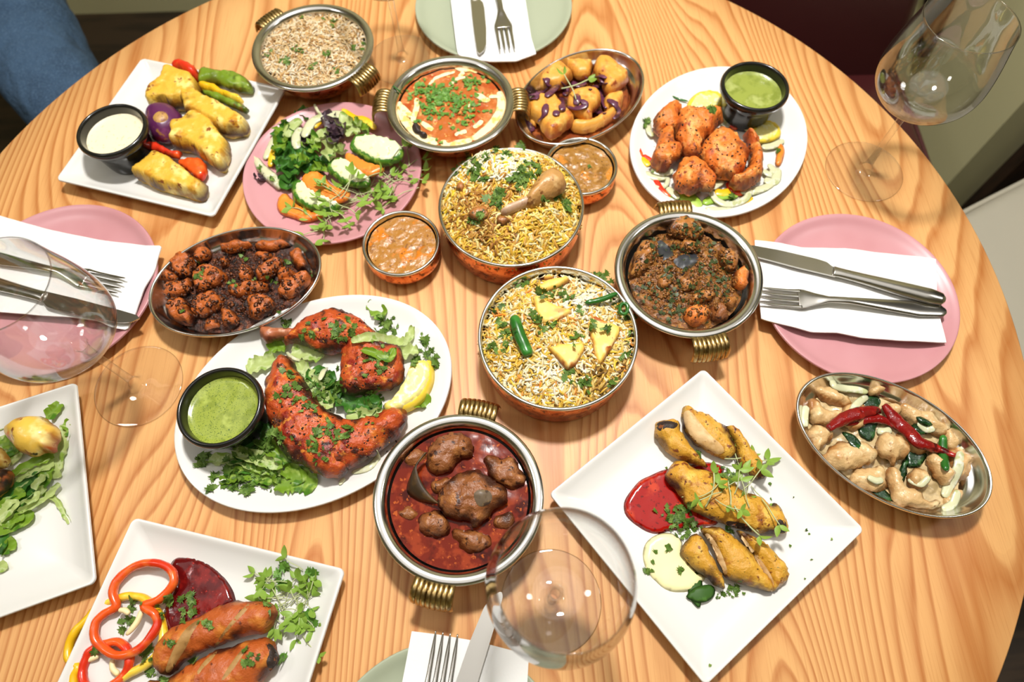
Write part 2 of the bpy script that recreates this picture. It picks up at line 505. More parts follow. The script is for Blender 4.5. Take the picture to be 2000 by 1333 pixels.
struct('wall_right', (0.98, 0.915, FZ), (1.06, 1.81, 1.86), M['wall'], 'olive green wall beside the maroon chair')
struct('trim_1', (1.06, 0.885, FZ), (1.15, 0.99, 1.35), M['darkwood'], 'dark brown wooden door frame beyond the beige chair')
struct('door_1', (1.15, 0.93, FZ), (2.2, 0.97, 1.35), M['blackd'], 'near-black door beyond the beige chair')
struct('wall_far', (2.2, -1.8, FZ), (2.3, 0.97, 1.86), M['wall'], 'olive green far side wall')
# tapered dark wooden piece by the wall
q = np.array([(.93, 1.31, -.20), (.945, 1.25, -.34), (.955, 1.205, -.45)])
V, F = tube(spline(q, 6), np.linspace(.055, .012, 13), np.linspace(.045, .010, 13), 12)
mk('wooden_bracket', V, F, M['darkwood'], label='dark brown tapered wooden piece on the olive wall behind the wine glass', cat='bracket', reg=False)

# ------------------------------------------------------------------ table
TC2, TR = (-0.0703, 0.352), 0.6207
def table():
    t = thing('dining_table', 'round light ash dining table carrying all the dishes', 'table', (TC2[0], TC2[1], FZ))
    V, F = loft(circle(220), [(0, -.032), (.80, -.032), (.97, -.030), (.992, -.024), (1.0, -.016), (1.0, -.004), (.9985, -.0012), (.996, 0), (.9, 0), (.45, 0), (0, 0)])
    V[:, :2] *= TR; V[:, :2] += TC2
    mk('tabletop', V, F, M['wood'], t, reg=False)
    V, F = loft(circle(40), rprof([(0.04, -.032), (.04, -.3), (.045, -.70), (.05, -.715)], 4), TC2)
    mk('pedestal', V, F, M['blackd'], t, reg=False)
    V, F = loft(circle(64), [(.045, -.69), (.06, -.72), (.27, -.735), (.28, -.74), (.28, -.75), (0, -.75)], TC2)
    mk('base', V, F, M['blackd'], t, reg=False)
table()

def rbox(name, lo, hi, m, parent, bev=.02, seg=3, tilt=None, **kw):
    V, F = box_vf(lo, hi)
    o = mk(name, V, F, m, parent, reg=False, **kw)
    b = o.modifiers.new('b', 'BEVEL'); b.width = bev; b.segments = seg
    if tilt: o.rotation_euler = tilt
    return o
def chair(label, loc, rz, m, seat_w, seat_d, back_h, back_t=.06, lean=.16, bw=(.23, .23)):
    """local +y is the direction the sitter faces"""
    t = thing('dining_chair', label, 'chair', loc)
    def pt(name, lo, hi, mm, bev, tilt=None):
        V, F = box_vf(lo, hi); me = bpy.data.meshes.new(name); me.from_pydata(V.tolist(), [], F)
        me.polygons.foreach_set('use_smooth', [True] * 6); me.materials.append(mm)
        o = bpy.data.objects.new(name, me); COLL.objects.link(o); o.parent = t
        b = o.modifiers.new('b', 'BEVEL'); b.width = bev; b.segments = 4
        if tilt: o.rotation_euler = (tilt, 0, 0)
        return o
    w, d = seat_w / 2, seat_d / 2
    pt('seat', (-w, -d, .40), (w, d, .475), m, .025)
    bo = pt('backrest', (-w, -back_t, 0), (w, 0, back_h), m, .030, lean); bo.location = (0, -d + .045, .40)
    for v in bo.data.vertices:
        v.co.x *= (bw[1] if v.co.z > .1 else bw[0]) / w
    for sx in (-1, 1):
        q = spline(np.array([(sx * (w - .0), d + .004, .458), (sx * (w + .003), 0, .458), (sx * w, -d, .458)]), 6)
        V, F = tube(q, .0045, None, 8)
        me = bpy.data.meshes.new('piping'); me.from_pydata(V.tolist(), [], F); me.materials.append(m)
        o = bpy.data.objects.new('piping', me); COLL.objects.link(o); o.parent = t
        for sy in (-1, 1):
            V, F = tube([(sx * (w - .05), sy * (d - .05), .41), (sx * (w - .03), sy * (d - .03), 0)], [.02, .013], None, 10)
            me = bpy.data.meshes.new('leg'); me.from_pydata(V.tolist(), [], F); me.materials.append(M['darkwood'])
            o = bpy.data.objects.new('leg', me); COLL.objects.link(o); o.parent = t
    t.rotation_euler = (0, 0, rz)
    return t
chair('maroon leather dining chair across the table beside the olive wall', (0.50, 0.86, FZ), math.radians(180), M['maroon'], .50, .30, .50, lean=.04, bw=(.265, .150))
chair('beige leather dining chair with piped seat edge at the table side', (0.86, 0.44, FZ), math.radians(117), M['beige'], .46, .46, .40)

# ------------------------------------------------------------------ the seated person (only a denim leg shows)
def person():
    me = bpy.data.meshes.new('person')
    N = dict(pelvis=(-1.13, 1.21, -.19, .135), hipR=(-1.00, 1.28, -.20, .112), th1=(-.905, 1.085, -.225, .092), th2=(-.80, .93, -.235, .084), kn=(-.70, .80, -.255, .072), sh=(-.69, .79, -.45, .058), an=(-.70, .82, -.66, .046), toe=(-.62, .70, -.715, .033),
             hipL=(-1.24, 1.12, -.20, .112), lt1=(-1.16, .93, -.225, .092), lt2=(-1.08, .78, -.235, .084), lk=(-1.00, .66, -.255, .072), ls=(-.99, .66, -.45, .058), la=(-1.01, .69, -.66, .046), lto=(-.93, .57, -.715, .033),
             waist=(-1.17, 1.25, .02, .125), chest=(-1.17, 1.25, .20, .145), upch=(-1.165, 1.245, .30, .125), neck=(-1.155, 1.235, .40, .055), jaw=(-1.135, 1.21, .49, .072), head=(-1.145, 1.22, .57, .092), crown=(-1.15, 1.225, .63, .07),
             shR=(-1.03, 1.33, .31, .070), elR=(-.98, 1.38, .07, .050), wrR=(-.99, 1.25, -.055, .034), haR=(-1.01, 1.18, -.085, .030),
             shL=(-1.30, 1.15, .31, .070), elL=(-1.33, 1.03, .07, .050), wrL=(-1.25, 1.02, -.055, .034), haL=(-1.19, 1.03, -.085, .030))
    E_ = [('pelvis', 'hipR'), ('hipR', 'th1'), ('th1', 'th2'), ('th2', 'kn'), ('kn', 'sh'), ('sh', 'an'), ('an', 'toe'), ('pelvis', 'hipL'), ('hipL', 'lt1'), ('lt1', 'lt2'), ('lt2', 'lk'), ('lk', 'ls'), ('ls', 'la'), ('la', 'lto'),
          ('pelvis', 'waist'), ('waist', 'chest'), ('chest', 'upch'), ('upch', 'neck'), ('neck', 'jaw'), ('jaw', 'head'), ('head', 'crown'), ('upch', 'shR'), ('shR', 'elR'), ('elR', 'wrR'), ('wrR', 'haR'), ('upch', 'shL'), ('shL', 'elL'), ('elL', 'wrL'), ('wrL', 'haL')]
    ks = list(N); me.from_pydata([N[k][:3] for k in ks], [(ks.index(p), ks.index(q)) for p, q in E_], [])
    o = bpy.data.objects.new('person_base', me); COLL.objects.link(o)
    sk = o.modifiers.new('s', 'SKIN'); sk.use_smooth_shade = True
    for v, k in zip(me.skin_vertices[0].data, ks): v.radius = (N[k][3], N[k][3])
    me.skin_vertices[0].data[0].use_root = True
    sb = o.modifiers.new('u', 'SUBSURF'); sb.levels = 3; sb.render_levels = 3
    tx = bpy.data.textures.new('cloth_folds', 'CLOUDS'); tx.noise_scale = .09
    dm = o.modifiers.new('d', 'DISPLACE'); dm.texture = tx; dm.strength = .030; dm.texture_coords = 'LOCAL'
    dg = bpy.context.evaluated_depsgraph_get()
    body = bpy.data.meshes.new_from_object(o.evaluated_get(dg)); body.name = 'person'
    bpy.data.objects.remove(o)
    body.materials.clear()
    for m in (M['denim'], mat('dark_shirt', '2b2d33', .85), mat('skin', 'b98a68', .5), mat('dark_shoe', '1c1816', .4), mat('dark_hair', '1a1310', .6)): body.materials.append(m)
    hd = Vector(N['head'][:3])
    for p in body.polygons:
        c = p.center; p.use_smooth = True; k = 0
        if c.z > -.08: k = 1
        if c.z < -.655: k = 3
        if c.z > .385: k = 2
        if c.z > .55 or (c.z > .44 and (c - hd).dot(Vector((.64, -.77, 0))) < -.03): k = 4
        if min((c - Vector(N['haR'][:3])).length, (c - Vector(N['haL'][:3])).length) < .045: k = 2
        p.material_index = k
    po = bpy.data.objects.new('person', body); COLL.objects.link(po)
    tag(po, 'person in blue jeans seated at the table, one thigh in view', 'person')
person()
# ------------------------------------------------------------------ plates and vessels
def plate(name, label, cat, c, outline, prof, m, group=None):
    V, F = loft(outline, prof, c)
    return mk(name, V, F, m, label=label, cat=cat, group=group)
SQ = rprof([(0, .0), (.56, .0), (.60, .001), (.80, .0075), (.985, .0185), (1.0, .0200), (1.0, .0212), (.99, .0218), (.965, .0208), (.90, .0160), (.80, .0112), (.70, .0092), (.45, .0085), (0, .0085)], 3)
RD = rprof([(0, .0), (.58, .0), (.62, .001), (.80, .006), (.985, .0140), (1.0, .0155), (1.0, .0166), (.988, .0172), (.95, .0158), (.88, .0118), (.78, .0092), (.60, .0080), (0, .0075)], 3)
OV = rprof([(0, .0), (.60, .0), (.64, .001), (.80, .006), (.985, .0165), (1.0, .0182), (1.0, .0195), (.988, .0200), (.95, .0186), (.86, .0130), (.78, .0098), (.65, .0085), (0, .0080)], 3)
start()
PL = {}
PL['tl'] = plate('square_plate', 'white square plate of charred paneer and peppers with cream dip', 'plate', (-.4115, .5945), rsquare(.1040, .006, -17.0), SQ, M['white'], 'white square plates')
PL['br'] = plate('square_plate', 'white square plate of sliced yellow kebabs with red sauce', 'plate', (.1753, .1130), rsquare(.1030, .005, -53.1), SQ, M['white'], 'white square plates')
PL['pr'] = plate('square_plate', 'white square plate of prawns on shredded lettuce', 'plate', (-.5144, .1295), rsquare(.1040, .006, 19.0), SQ, M['white'], 'white square plates')
PL['bl'] = plate('square_plate', 'white square plate of orange kebabs with pepper rings', 'plate', (-.2849, -.0055), rsquare(.1050, .006, -14.3), SQ, M['white'], 'white square plates')
PL['sa'] = plate('round_plate', 'pink round plate holding the salad', 'plate', (-.2115, .5335), circle() * .1076, RD, M['pink'], 'pink plates')
PL['pl'] = plate('round_plate', 'pink round plate under napkin beside the dark chicken dish', 'plate', (-.5047, .3814), circle() * .1095, RD, M['pink'], 'pink plates')
PL['pg'] = plate('round_plate', 'pink round plate under napkin beside the maroon-side wine glass', 'plate', (.3788, .3422), circle() * .1052, RD, M['pink'], 'pink plates')
PL['gt'] = plate('round_plate', 'sage green round plate at the far side of the table', 'plate', (-.0125, .8165), circle() * .1090, RD, M['sage'], 'sage green plates')
PL['gb'] = plate('round_plate', 'sage green round plate at the near edge of the table', 'plate', (-.0668, -.0974), circle() * .1062, RD, M['sage'], 'sage green plates')
PL['ta'] = plate('oval_plate', 'white oval plate of tandoori chicken legs', 'plate', (-.2014, .2400), ellipse(.1435, .1096, 25.3), OV, M['white'], 'white oval plates')
PL['ti'] = plate('oval_plate', 'white oval plate of orange chicken tikka pieces', 'plate', (.2605, .5636), ellipse(.1253, .1026, 54.7), OV, M['white'], 'white oval plates')

def handle_vf(c, R, zr, deg, width=.034, ribs=8):
    a = math.radians(deg); d = np.array([math.cos(a), math.sin(a)]); s = np.array([-d[1], d[0]])
    path = spline(np.array([(R - .006, zr - .006), (R + .001, zr - .0025), (R + .008, zr - .0015), (R + .0135, zr - .004), (R + .0165, zr - .010), (R + .0175, zr - .017)]), 4)
    nu = ribs * 6 + 1; V = []
    T = np.gradient(path, axis=0); N = np.stack([-T[:, 1], T[:, 0]], 1); N /= np.linalg.norm(N, axis=1, keepdims=True)
    for k, p in enumerate(path):
        f = min(1, k / 5)
        for i in range(nu):
            u = i / (nu - 1)
            r = .0013 * abs(math.sin(u * ribs * math.pi)) * f
            flare = 1 + .10 * k / len(path)
            q = p + N[k] * r
            # the band follows the curve of the rim
            sag = R - math.sqrt(max(R * R - ((u - .5) * width) ** 2, 0))
            V.append((c[0] + d[0] * (q[0] - sag) + s[0] * (u - .5) * width * flare, c[1] + d[1] * (q[0] - sag) + s[1] * (u - .5) * width * flare, q[1]))
    m = len(path)
    F = [(k * nu + i, k * nu + i + 1, (k + 1) * nu + i + 1, (k + 1) * nu + i) for k in range(m - 1) for i in range(nu - 1)]
    return np.array(V), F
KR, KZ = .0775, .050
def karahi(label, c, degs):
    t = thing('karahi_bowl', label, 'bowl', (c[0], c[1], 0), 'steel karahi bowls with brass handles')
    n = circle(112)
    R = KR
    V, F = loft(n, rprof([(R - .003, .0455), (R - .0008, .0462), (R + .0002, .0482), (R - .0012, .0500), (R - .0050, .0506), (R - .0090, .0490), (R - .0115, .0450), (R - .0128, .038), (R - .016, .024), (R - .026, .012), (.040, .0065), (.02, .006), (0, .006)], 3), c)
    mk('bowl_liner', V, F, M['steel'], t)
    V, F = loft(n, rprof([(0, 0), (.030, 0), (.040, .0012), (.052, .009), (.062, .024), (.0665, .038), (.069, .0445), (R - .003, .0455)], 3), c)
    mk('copper_shell', V, F, M['copper'], t)
    for dg in degs:
        V, F = handle_vf(c, R, KZ, dg)
        o = mk('handle', V, F, M['brass'], t)
        so = o.modifiers.new('s', 'SOLIDIFY'); so.thickness = .0018; so.offset = -1
    return t
def ang(zm, p, c, z=.045):
    q = P(zp(zm, p), z); return math.degrees(math.atan2(q[1] - c[1], q[0] - c[0]))
KC = dict(rice=(-.2438, .7057), makh=(-.0664, .6040), curry=(.1878, .3565), lamb=(-.0526, .1284))
karahi('steel karahi bowl of brown cumin rice at the far side', KC['rice'], [ang('I', (518, 33), KC['rice']), ang('I', (709, 150), KC['rice'])])
karahi('steel karahi bowl of orange gravy with cream swirls', KC['makh'], [ang('I', (742, 201), KC['makh']), ang('I', (1016, 199), KC['makh'])])
karahi('steel karahi bowl of brown herbed chicken curry', KC['curry'], [ang('I', (1315, 400), KC['curry']), ang('I', (1386, 672), KC['curry'])])
karahi('steel karahi bowl of dark red lamb curry', KC['lamb'], [ang('I', (936, 797), KC['lamb']), ang('I', (844, 1163), KC['lamb'])])

def pot(name, label, cat, c, R, zr, rb, group, inner):
    t = thing(name, label, cat, (c[0], c[1], 0), group)
    n = circle(112)
    V, F = loft(n, rprof([(R - .0014, zr - .0040), (R - .0002, zr - .0035), (R, zr - .0016), (R - .0008, zr - .0002), (R - .0022, zr), (R - .0036, zr - .0012), (R - .0042, zr - .006), (R - .005, zr * .6), (R * .86, zr * .22), (R * .6, .0055), (R * .3, .005), (0, .005)], 3), c)
    mk('pot_liner', V, F, M['steel'], t)
    V, F = loft(n, rprof([(0, 0), (rb * .8, 0), (rb * .93, .0012), (rb, .005), (R * .955, zr * .33), (R * .985, zr * .62), (R - .0014, zr - .0040)], 4), c)
    mk('copper_shell', V, F, M['copper'], t)
    return t
HA_C, HB_C, KA_C, KB_C = (.0033, .4457), (.0461, .2849), (.0871, .5148), (-.1202, .4139)
pot('handi_pot', 'copper handi pot of chicken biryani with a drumstick', 'pot', HA_C, .0806, .055, .074, 'copper handi pots', None)
pot('handi_pot', 'copper handi pot of paneer biryani with a green chilli', 'pot', HB_C, .0803, .055, .075, 'copper handi pots', None)
pot('katori_bowl', 'small copper katori of tan gravy beside the tikka plate', 'bowl', KA_C, .0430, 0.034, .0315, 'small copper katori bowls', None)
pot('katori_bowl', 'small copper katori of orange-tan gravy beside the salad plate', 'bowl', KB_C, .0434, 0.034, .0315, 'small copper katori bowls', None)

ODP = rprof([(0, 0), (.66, 0), (.70, .001), (.80, .008), (.90, .017), (.985, .0300), (1.0, .0312), (1.006, .0328), (1.0, .0344), (.985, .0348), (.968, .0335), (.945, .0285), (.905, .0235), (.87, .0215), (.83, .0190), (.76, .0105), (.68, .0065), (.5, .006), (0, .006)], 3)
OVD = dict(p=((.0939, .6248), .0938, .0643, 41.6), d=((-.2972, .3716), .0925, .0655, 15.85), w=((.3597, .1712), .0932, .0600, -34.56))
for k, lab in (('p', 'oval steel dish of fried paneer and purple onion'), ('d', 'oval steel dish of dark charred chicken pieces'), ('w', 'oval steel dish of pale chicken with dried red chillies')):
    c, a, b, dg = OVD[k]
    plate('oval_dish', lab, 'dish', c, ellipse(a, b, dg), ODP, M['steel'], 'oval steel dishes')

RM = dict(r=(.3015, .6085), l=(-.2806, .2178), tl=(-.4648, .5678))
def ramekin(label, c, z, sauce, m):
    V, F = loft(circle(72), rprof([(0, 0), (.026, 0), (.0285, .001), (.0300, .006), (.0325, .022), (.0345, .0335), (.0365, .0360), (.0390, .0375), (.0407, .0405), (.0412, .0440), (.0402, .0472), (.0382, .0485), (.0362, .0470), (.0348, .040), (.0330, .024), (.028, .008), (.02, .006), (0, .006)], 3), c, z)
    mk('ramekin', V, F, M['black'], label=label, cat='ramekin', group='black ramekins of dip')
    pr = rprof([(0, .0352), (.010, .0353), (.022, .0350), (.030, .0352), (.0338, .0366), (.0345, .0369)], 4)[::-1]
    V, F = loft(circle(64), [(a, b) for a, b in pr], c, z)
    V[:, 2] += nz(V, 120, z * 100 + c[0] * 50) * .00035
    mk('dip_sauce', V, F, m, label=sauce, cat='sauce')
M['mint'] = mat('mint_chutney', '93a03f', .22, layers=[('7f8d33', 60, .45, .7), ('3f5a20', 900, .66, .70), ('a9b556', 40, .6, .8)], bump=[(150, .12, .001)], coat=.3)
M['mint2'] = mat('mint_chutney_coarse', '8f9a44', .25, layers=[('7c8836', 50, .45, .7), ('a6ae63', 35, .55, .75)], bump=[(90, .3, .0015)], coat=.3)
M['creamdip'] = mat('cream_dip', 'ece0bf', .35, layers=[('dccca6', 200, .66, .72)], bump=[(60, .1, .001)])
ramekin('black ramekin of green chutney on the tikka plate', RM['r'], .0095, 'coarse green chutney in the ramekin on the tikka plate', M['mint2'])
ramekin('black ramekin of green chutney on the tandoori chicken plate', RM['l'], .0095, 'smooth speckled green chutney in the ramekin on the tandoori plate', M['mint'])
ramekin('black ramekin of cream-coloured dip on the paneer plate', RM['tl'], .0095, 'pale cream dip in the black ramekin on the paneer plate', M['creamdip'])

# ------------------------------------------------------------------ napkins, forks, knives
def napkin(label, zm, pts, z, m=None):
    poly = W2(zm, pts, z)
    step = .004
    poly = resample_closed(poly, step)
    V2, F, d = fill(poly, .006)
    ph = RNG.uniform(0, 10)
    zz = z + .0012 * np.array([noise.noise(Vector((x * 30, y * 30, ph))) for x, y in V2]) + .0012 * np.clip(1 - d / .012, 0, 1) * np.array([noise.noise(Vector((x * 45, y * 45, ph + 4))) for x, y in V2])
    n = len(V2); top = np.c_[V2, zz + .0016]; bot = np.c_[V2, zz]
    FF = []; from collections import Counter
    ec = Counter()
    for t in F:
        a, b, c = V2[t[0]], V2[t[1]], V2[t[2]]
        if (b[0] - a[0]) * (c[1] - a[1]) - (b[1] - a[1]) * (c[0] - a[0]) < 0: t = t[::-1]
        FF.append(t); FF.append(tuple(i + n for i in t[::-1]))
        for i in range(3): ec[(t[i], t[(i + 1) % 3])] += 1
    for (i, j) in list(ec):
        if (j, i) not in ec: FF.append((i, i + n, j + n, j))
    return mk('paper_napkin', np.vstack([top, bot]), FF, M['napkin'], label=label, cat='napkin', group='folded white paper napkins', smooth=False)
napkin('white paper napkin on the pink plate beside the chicken curry', 'N', [(815, 252), (960, 266), (1065, 292), (1300, 297), (1560, 328), (1796, 352), (1797, 525), (1815, 650), (1852, 808), (1640, 800), (1390, 780), (1260, 755), (1120, 748), (1000, 718), (850, 680), (838, 560), (822, 400)], .0185)
napkin('white paper napkin on the pink plate seen through a wine glass', 'G', [(-260, 0), (0, 65), (300, 150), (560, 202), (830, 236), (920, 238), (880, 370), (820, 480), (770, 620), (722, 712), (640, 700), (560, 662), (400, 640), (0, 612), (-260, 590)], .0185)
napkin('white paper napkin on the far sage green plate', 'TC', [(430, -500), (500, 120), (560, 600), (575, 655), (760, 720), (960, 742), (1260, 738), (1500, 650), (1440, 460), (1370, 0), (1290, -500)], .0185)
napkin('white paper napkin on the near sage green plate', 'BN', [(740, 935), (940, 960), (1230, 1010), (1560, 1095), (1652, 1112), (1640, 1333), (1600, 1700), (560, 1700), (665, 1333)], .0185)

def place_rot(root, loc, rz):
    root.location = loc; root.rotation_euler = (0, 0, rz); LOC[root] = np.array(loc, float)
def local(name, V, F, m, parent):
    me = bpy.data.meshes.new(name); me.from_pydata(np.asarray(V).tolist(), [], [tuple(int(i) for i in f) for f in F])
    me.polygons.foreach_set('use_smooth', [True] * len(me.polygons)); me.materials.append(m)
    o = bpy.data.objects.new(name, me); COLL.objects.link(o); o.parent = parent
    return o
def fork(label, end, toward, z, L=.198, tip=False):
    """local x runs from the handle end to the tine tips"""
    t = thing('fork', label, 'fork', (0, 0, 0), 'steel forks')
    def bar(xs, ws, zs, hs, n=14, y0=0):
        q = spline(np.array([(x, y0, zz) for x, zz in zip(xs, zs)]), 5)
        xi = q[:, 0]
        return tube(q, np.interp(xi, xs, ws) / 2, np.interp(xi, xs, hs) / 2, n)
    k = L / .2
    V, F = bar([x * k for x in (0, .004, .03, .07, .105, .125, .138, .150, .156)], [.006, .014, .019, .013, .0075, .0075, .015, .0235, .0245],
               [.002, .0022, .003, .006, .0085, .0075, .0055, .004, .0035], [.0022, .003, .0035, .004, .0042, .0036, .0026, .0022, .0022])
    local('handle', V, F, M['cutlery'], t)
    for i in range(4):
        y = (i - 1.5) * .0064
        V, F = bar([x * k for x in (.153, .165, .185, .2)], [.0052, .0038, .0034, .0012], [.0036, .0030, .0034, .0062], [.0022, .002, .002, .001], 8, y)
        local('tine', V, F, M['cutlery'], t)
    d = toward - end
    if tip: end = toward - d / np.linalg.norm(d) * L
    place_rot(t, (end[0], end[1], z), math.atan2(d[1], d[0])); return t
def knife(label, end, toward, z, L=.222, flip=1, tip=False):
    t = thing('table_knife', label, 'knife', (0, 0, 0), 'steel table knives')
    k = L / .222
    xs = [x * k for x in (0, .003, .015, .045, .085, .108, .116)]
    q = spline(np.array([(x, 0, .006) for x in xs]), 4)
    V, F = tube(q, np.interp(q[:, 0], xs, [.004, .0075, .0095, .0085, .0065, .006, .0065]), np.interp(q[:, 0], xs, [.003, .005, .006, .0055, .0042, .0035, .0028]), 16)
    local('handle', V, F, M['cutlery'], t)
    f = flip
    out = np.array([(.112, -.0055), (.118, -.006), (.124, -.010), (.135, -.0108), (.175, -.0095), (.205, -.0065), (.216, -.0025), (.222, .004), (.218, .0066), (.20, .0072), (.15, .0072), (.112, .006)]) * [k, f]
    V2, F2, d = fill(resample_closed(out, .0025), .004)
    th = .0003 + np.clip((V2[:, 1] * f + .011) / .018, 0, 1) * .0009
    n = len(V2); V = np.vstack([np.c_[V2, .0050 + th], np.c_[V2, .0050 - th]]); FF = []; ec = set()
    for q3 in F2:
        a, b, c = V2[q3[0]], V2[q3[1]], V2[q3[2]]
        if (b[0] - a[0]) * (c[1] - a[1]) - (b[1] - a[1]) * (c[0] - a[0]) < 0: q3 = q3[::-1]
        FF.append(q3); FF.append(tuple(i + n for i in q3[::-1]))
        for i in range(3): ec.add((q3[i], q3[(i + 1) % 3]))
    for (i, j) in ec:
        if (j, i) not in ec: FF.append((i, i + n, j + n, j))
    o = local('blade', V, FF, M['cutlery'], t)
    o.data.polygons.foreach_set('use_smooth', [False] * len(o.data.polygons))
    d = toward - end
    if tip: end = toward - d / np.linalg.norm(d) * L
    place_rot(t, (end[0], end[1], z), math.atan2(d[1], d[0])); return t
def w2(zm, p, z=.024): return P(zp(zm, p), z)[:2]
fork('steel fork on the napkin beside the chicken curry', w2('N', (1858, 632)), w2('N', (960, 560)), .0208)
knife('steel table knife on the napkin beside the chicken curry', w2('N', (1838, 580)), w2('N', (900, 335)), .0208, flip=1)
fork('steel fork on the napkin behind the dark chicken dish', w2('LF', (-330, 205)), w2('LF', (1195, 545)), .0208, .205)
knife('steel table knife reaching past the napkin towards the dark chicken dish', w2('LF', (-420, 380)), w2('LF', (1265, 830)), .0208, .238, flip=1)
fork('steel fork on the napkin of the far sage plate', w2('TC', (960, -560)), w2('TC', (1180, 735)), .0208, .2)
knife('steel table knife on the napkin of the far sage plate', w2('TC', (690, -640)), w2('TC', (885, 800)), .0208, flip=-1)
fork('steel fork on the napkin of the near sage plate', w2('BN', (790, 2250), .027), w2('BN', (1010, 945), .027), .0208, .2, tip=True)
knife('steel table knife on the napkin of the near sage plate', w2('BN', (900, 2250), .026), w2('BN', (1405, 610), .026), .0208, .225, flip=-1, tip=True)

# ------------------------------------------------------------------ wine glasses
def glass(label, c):
    t = thing('wine_glass', label, 'wine glass', (c[0], c[1], 0), 'empty wine glasses')
    n = circle(96)
    V, F = loft(n, rprof([(0, .0003), (.030, .0003), (.0445, .0006), (.0455, .0013), (.0448, .0020), (.030, .0030), (.014, .0045), (.0075, .0075), (.0055, .0120)], 4), c)
    mk('foot', V, F, M['glass'], t, reg=False)
    V, F = loft(circle(32), rprof([(.0055, .0120), (.0044, .018), (.0038, .035), (.0037, .07), (.0042, .092), (.0060, .102), (.0085, .1055)], 5), c)
    mk('stem', V, F, M['glass'], t, reg=False)
    outer = [(.0085, .1055), (.022, .1095), (.038, .119), (.049, .133), (.0530, .148), (.0525, .164), (.0497, .183), (.0460, .201), (.0435, .215)]
    inner = [(.0427, .2152), (.0452, .201), (.0489, .183), (.0517, .164), (.0522, .148), (.0482, .134), (.0372, .1205), (.021, .1112), (.008, .1090), (0, .1085)]
    V, F = loft(n, rprof(outer, 4) + rprof(inner, 4), c)
    mk('bowl', V, F, M['glass'], t, reg=False)
glass('empty wine glass near the maroon chair, standing at the table edge', (.4363, .5204))
glass('empty wine glass in front of the left pink plate', (-.3965, .2642))
glass('empty wine glass between rice bowl and far sage plate, cut off at the stem', (-.1379, .7316))
glass('empty wine glass beside the lamb curry, seen from above', (.0290, .0400))
# ------------------------------------------------------------------ food materials
M['tandoori'] = mat('tandoori_skin', 'b84c1c', .42, layers=[('d06a22', 38, .47, .66), ('87200f', 55, .48, .68), ('dd8a34', 90, .62, .78), ('4a1a0c', 75, .60, .74), ('1c0b06', 60, .74, .82)], bump=[(110, .9, .003), (420, .5, .0012)], coat=.12, coat_rough=.2, burn='300f07')
M['bone'] = mat('chicken_bone', 'a8603c', .4, layers=[('d8b090', 60, .5, .7), ('5a2413', 50, .56, .72)], bump=[(90, .4, .002)], coat=0.14, burn='4a1c0e')
M['tikka'] = mat('tikka_chicken', 'd8762a', .48, layers=[('eaa458', 55, .46, .66), ('bb541a', 40, .50, .68), ('8a3a16', 110, .66, .78), ('2a1a0e', 230, .78, .84)], bump=[(120, .9, .003), (460, .5, .0012)], coat=.06, coat_rough=.3, burn='6a2c12')
M['malai'] = mat('yellow_kebab', 'c9932a', .5, layers=[('dfb046', 50, .46, .68), ('ab6c1e', 65, .54, .72), ('7a3c14', 110, .66, .78), ('4a2410', 260, .74, .80), ('51601f', 420, .78, .84)], bump=[(150, .8, .0022), (500, .5, .001)], coat=.04, coat_rough=.3, burn='3f1c0c')
M['malaichar'] = mat('charred_tip', '2a1a12', .6, layers=[('8a4a1c', 140, .55, .7)], bump=[(200, .6, .002)])
M['cutmeat'] = mat('cut_chicken', 'd6b380', .6, layers=[('c49c62', 70, .48, .7), ('9a7040', 160, .68, .78)], bump=[(260, .35, .001)])
M['seekh'] = mat('orange_kebab', 'b2561f', .48, layers=[('cb7c2e', 50, .45, .7), ('9a4414', 60, .52, .7), ('6a2c10', 130, .74, .84)], bump=[(140, .7, .0022), (480, .4, .001)], coat=.06, coat_rough=.3, burn='4a1e0c')
M['cutseekh'] = mat('cut_kebab', 'a98048', .6, layers=[('8a6232', 90, .5, .7)], bump=[(260, .35, .001)])
M['paneer'] = mat('grilled_paneer', 'dcae3a', .45, layers=[('f0d67c', 36, .46, .66), ('c28a20', 45, .54, .72), ('8a4a14', 80, .68, .78)], bump=[(120, .6, .0025), (400, .3, .001)], coat=.04, burn='4a200a')
M['paneerfry'] = mat('fried_paneer', 'dc9a3c', .45, layers=[('ecb95e', 45, .45, .68), ('c26a22', 40, .5, .7), ('8f3f16', 70, .66, .76)], bump=[(130, .45, .002), (420, .2, .001)], coat=0.09, coat_rough=.2, burn='a04a1a')
M['paneerbir'] = mat('biryani_paneer', 'e8bd55', .5, layers=[('f2dc95', 38, .45, .65), ('cf7f28', 40, .56, .72), ('a5521c', 90, .68, .76)], bump=[(150, .3, .0015)], burn='a8571c')
M['darkchick'] = mat('dark_masala_chicken', 'b45c22', .36, layers=[('cc7c34', 60, .50, .72), ('7a3614', 55, .48, .66), ('34180d', 80, .60, .70)], bump=[(130, .9, .003), (460, .6, .0014)], coat=.06, coat_rough=.15, burn='2a120a')
M['masala'] = mat('dark_masala', '34180d', .42, layers=[('5e2c14', 110, .48, .66), ('180a06', 90, .52, .68), ('86471d', 260, .64, .74)], bump=[(170, 1.0, .004), (480, .7, .0018)], coat=.12, coat_rough=.12)
M['currychick'] = mat('curry_chicken', 'a2662e', .36, layers=[('b97f3c', 50, .46, .68), ('7a4520', 65, .5, .68), ('4a2a14', 130, .6, .72), ('33421a', 260, .68, .73)], bump=[(110, .7, .003), (420, .4, .0012)], coat=0.12, coat_rough=.18, burn='4a2a12')
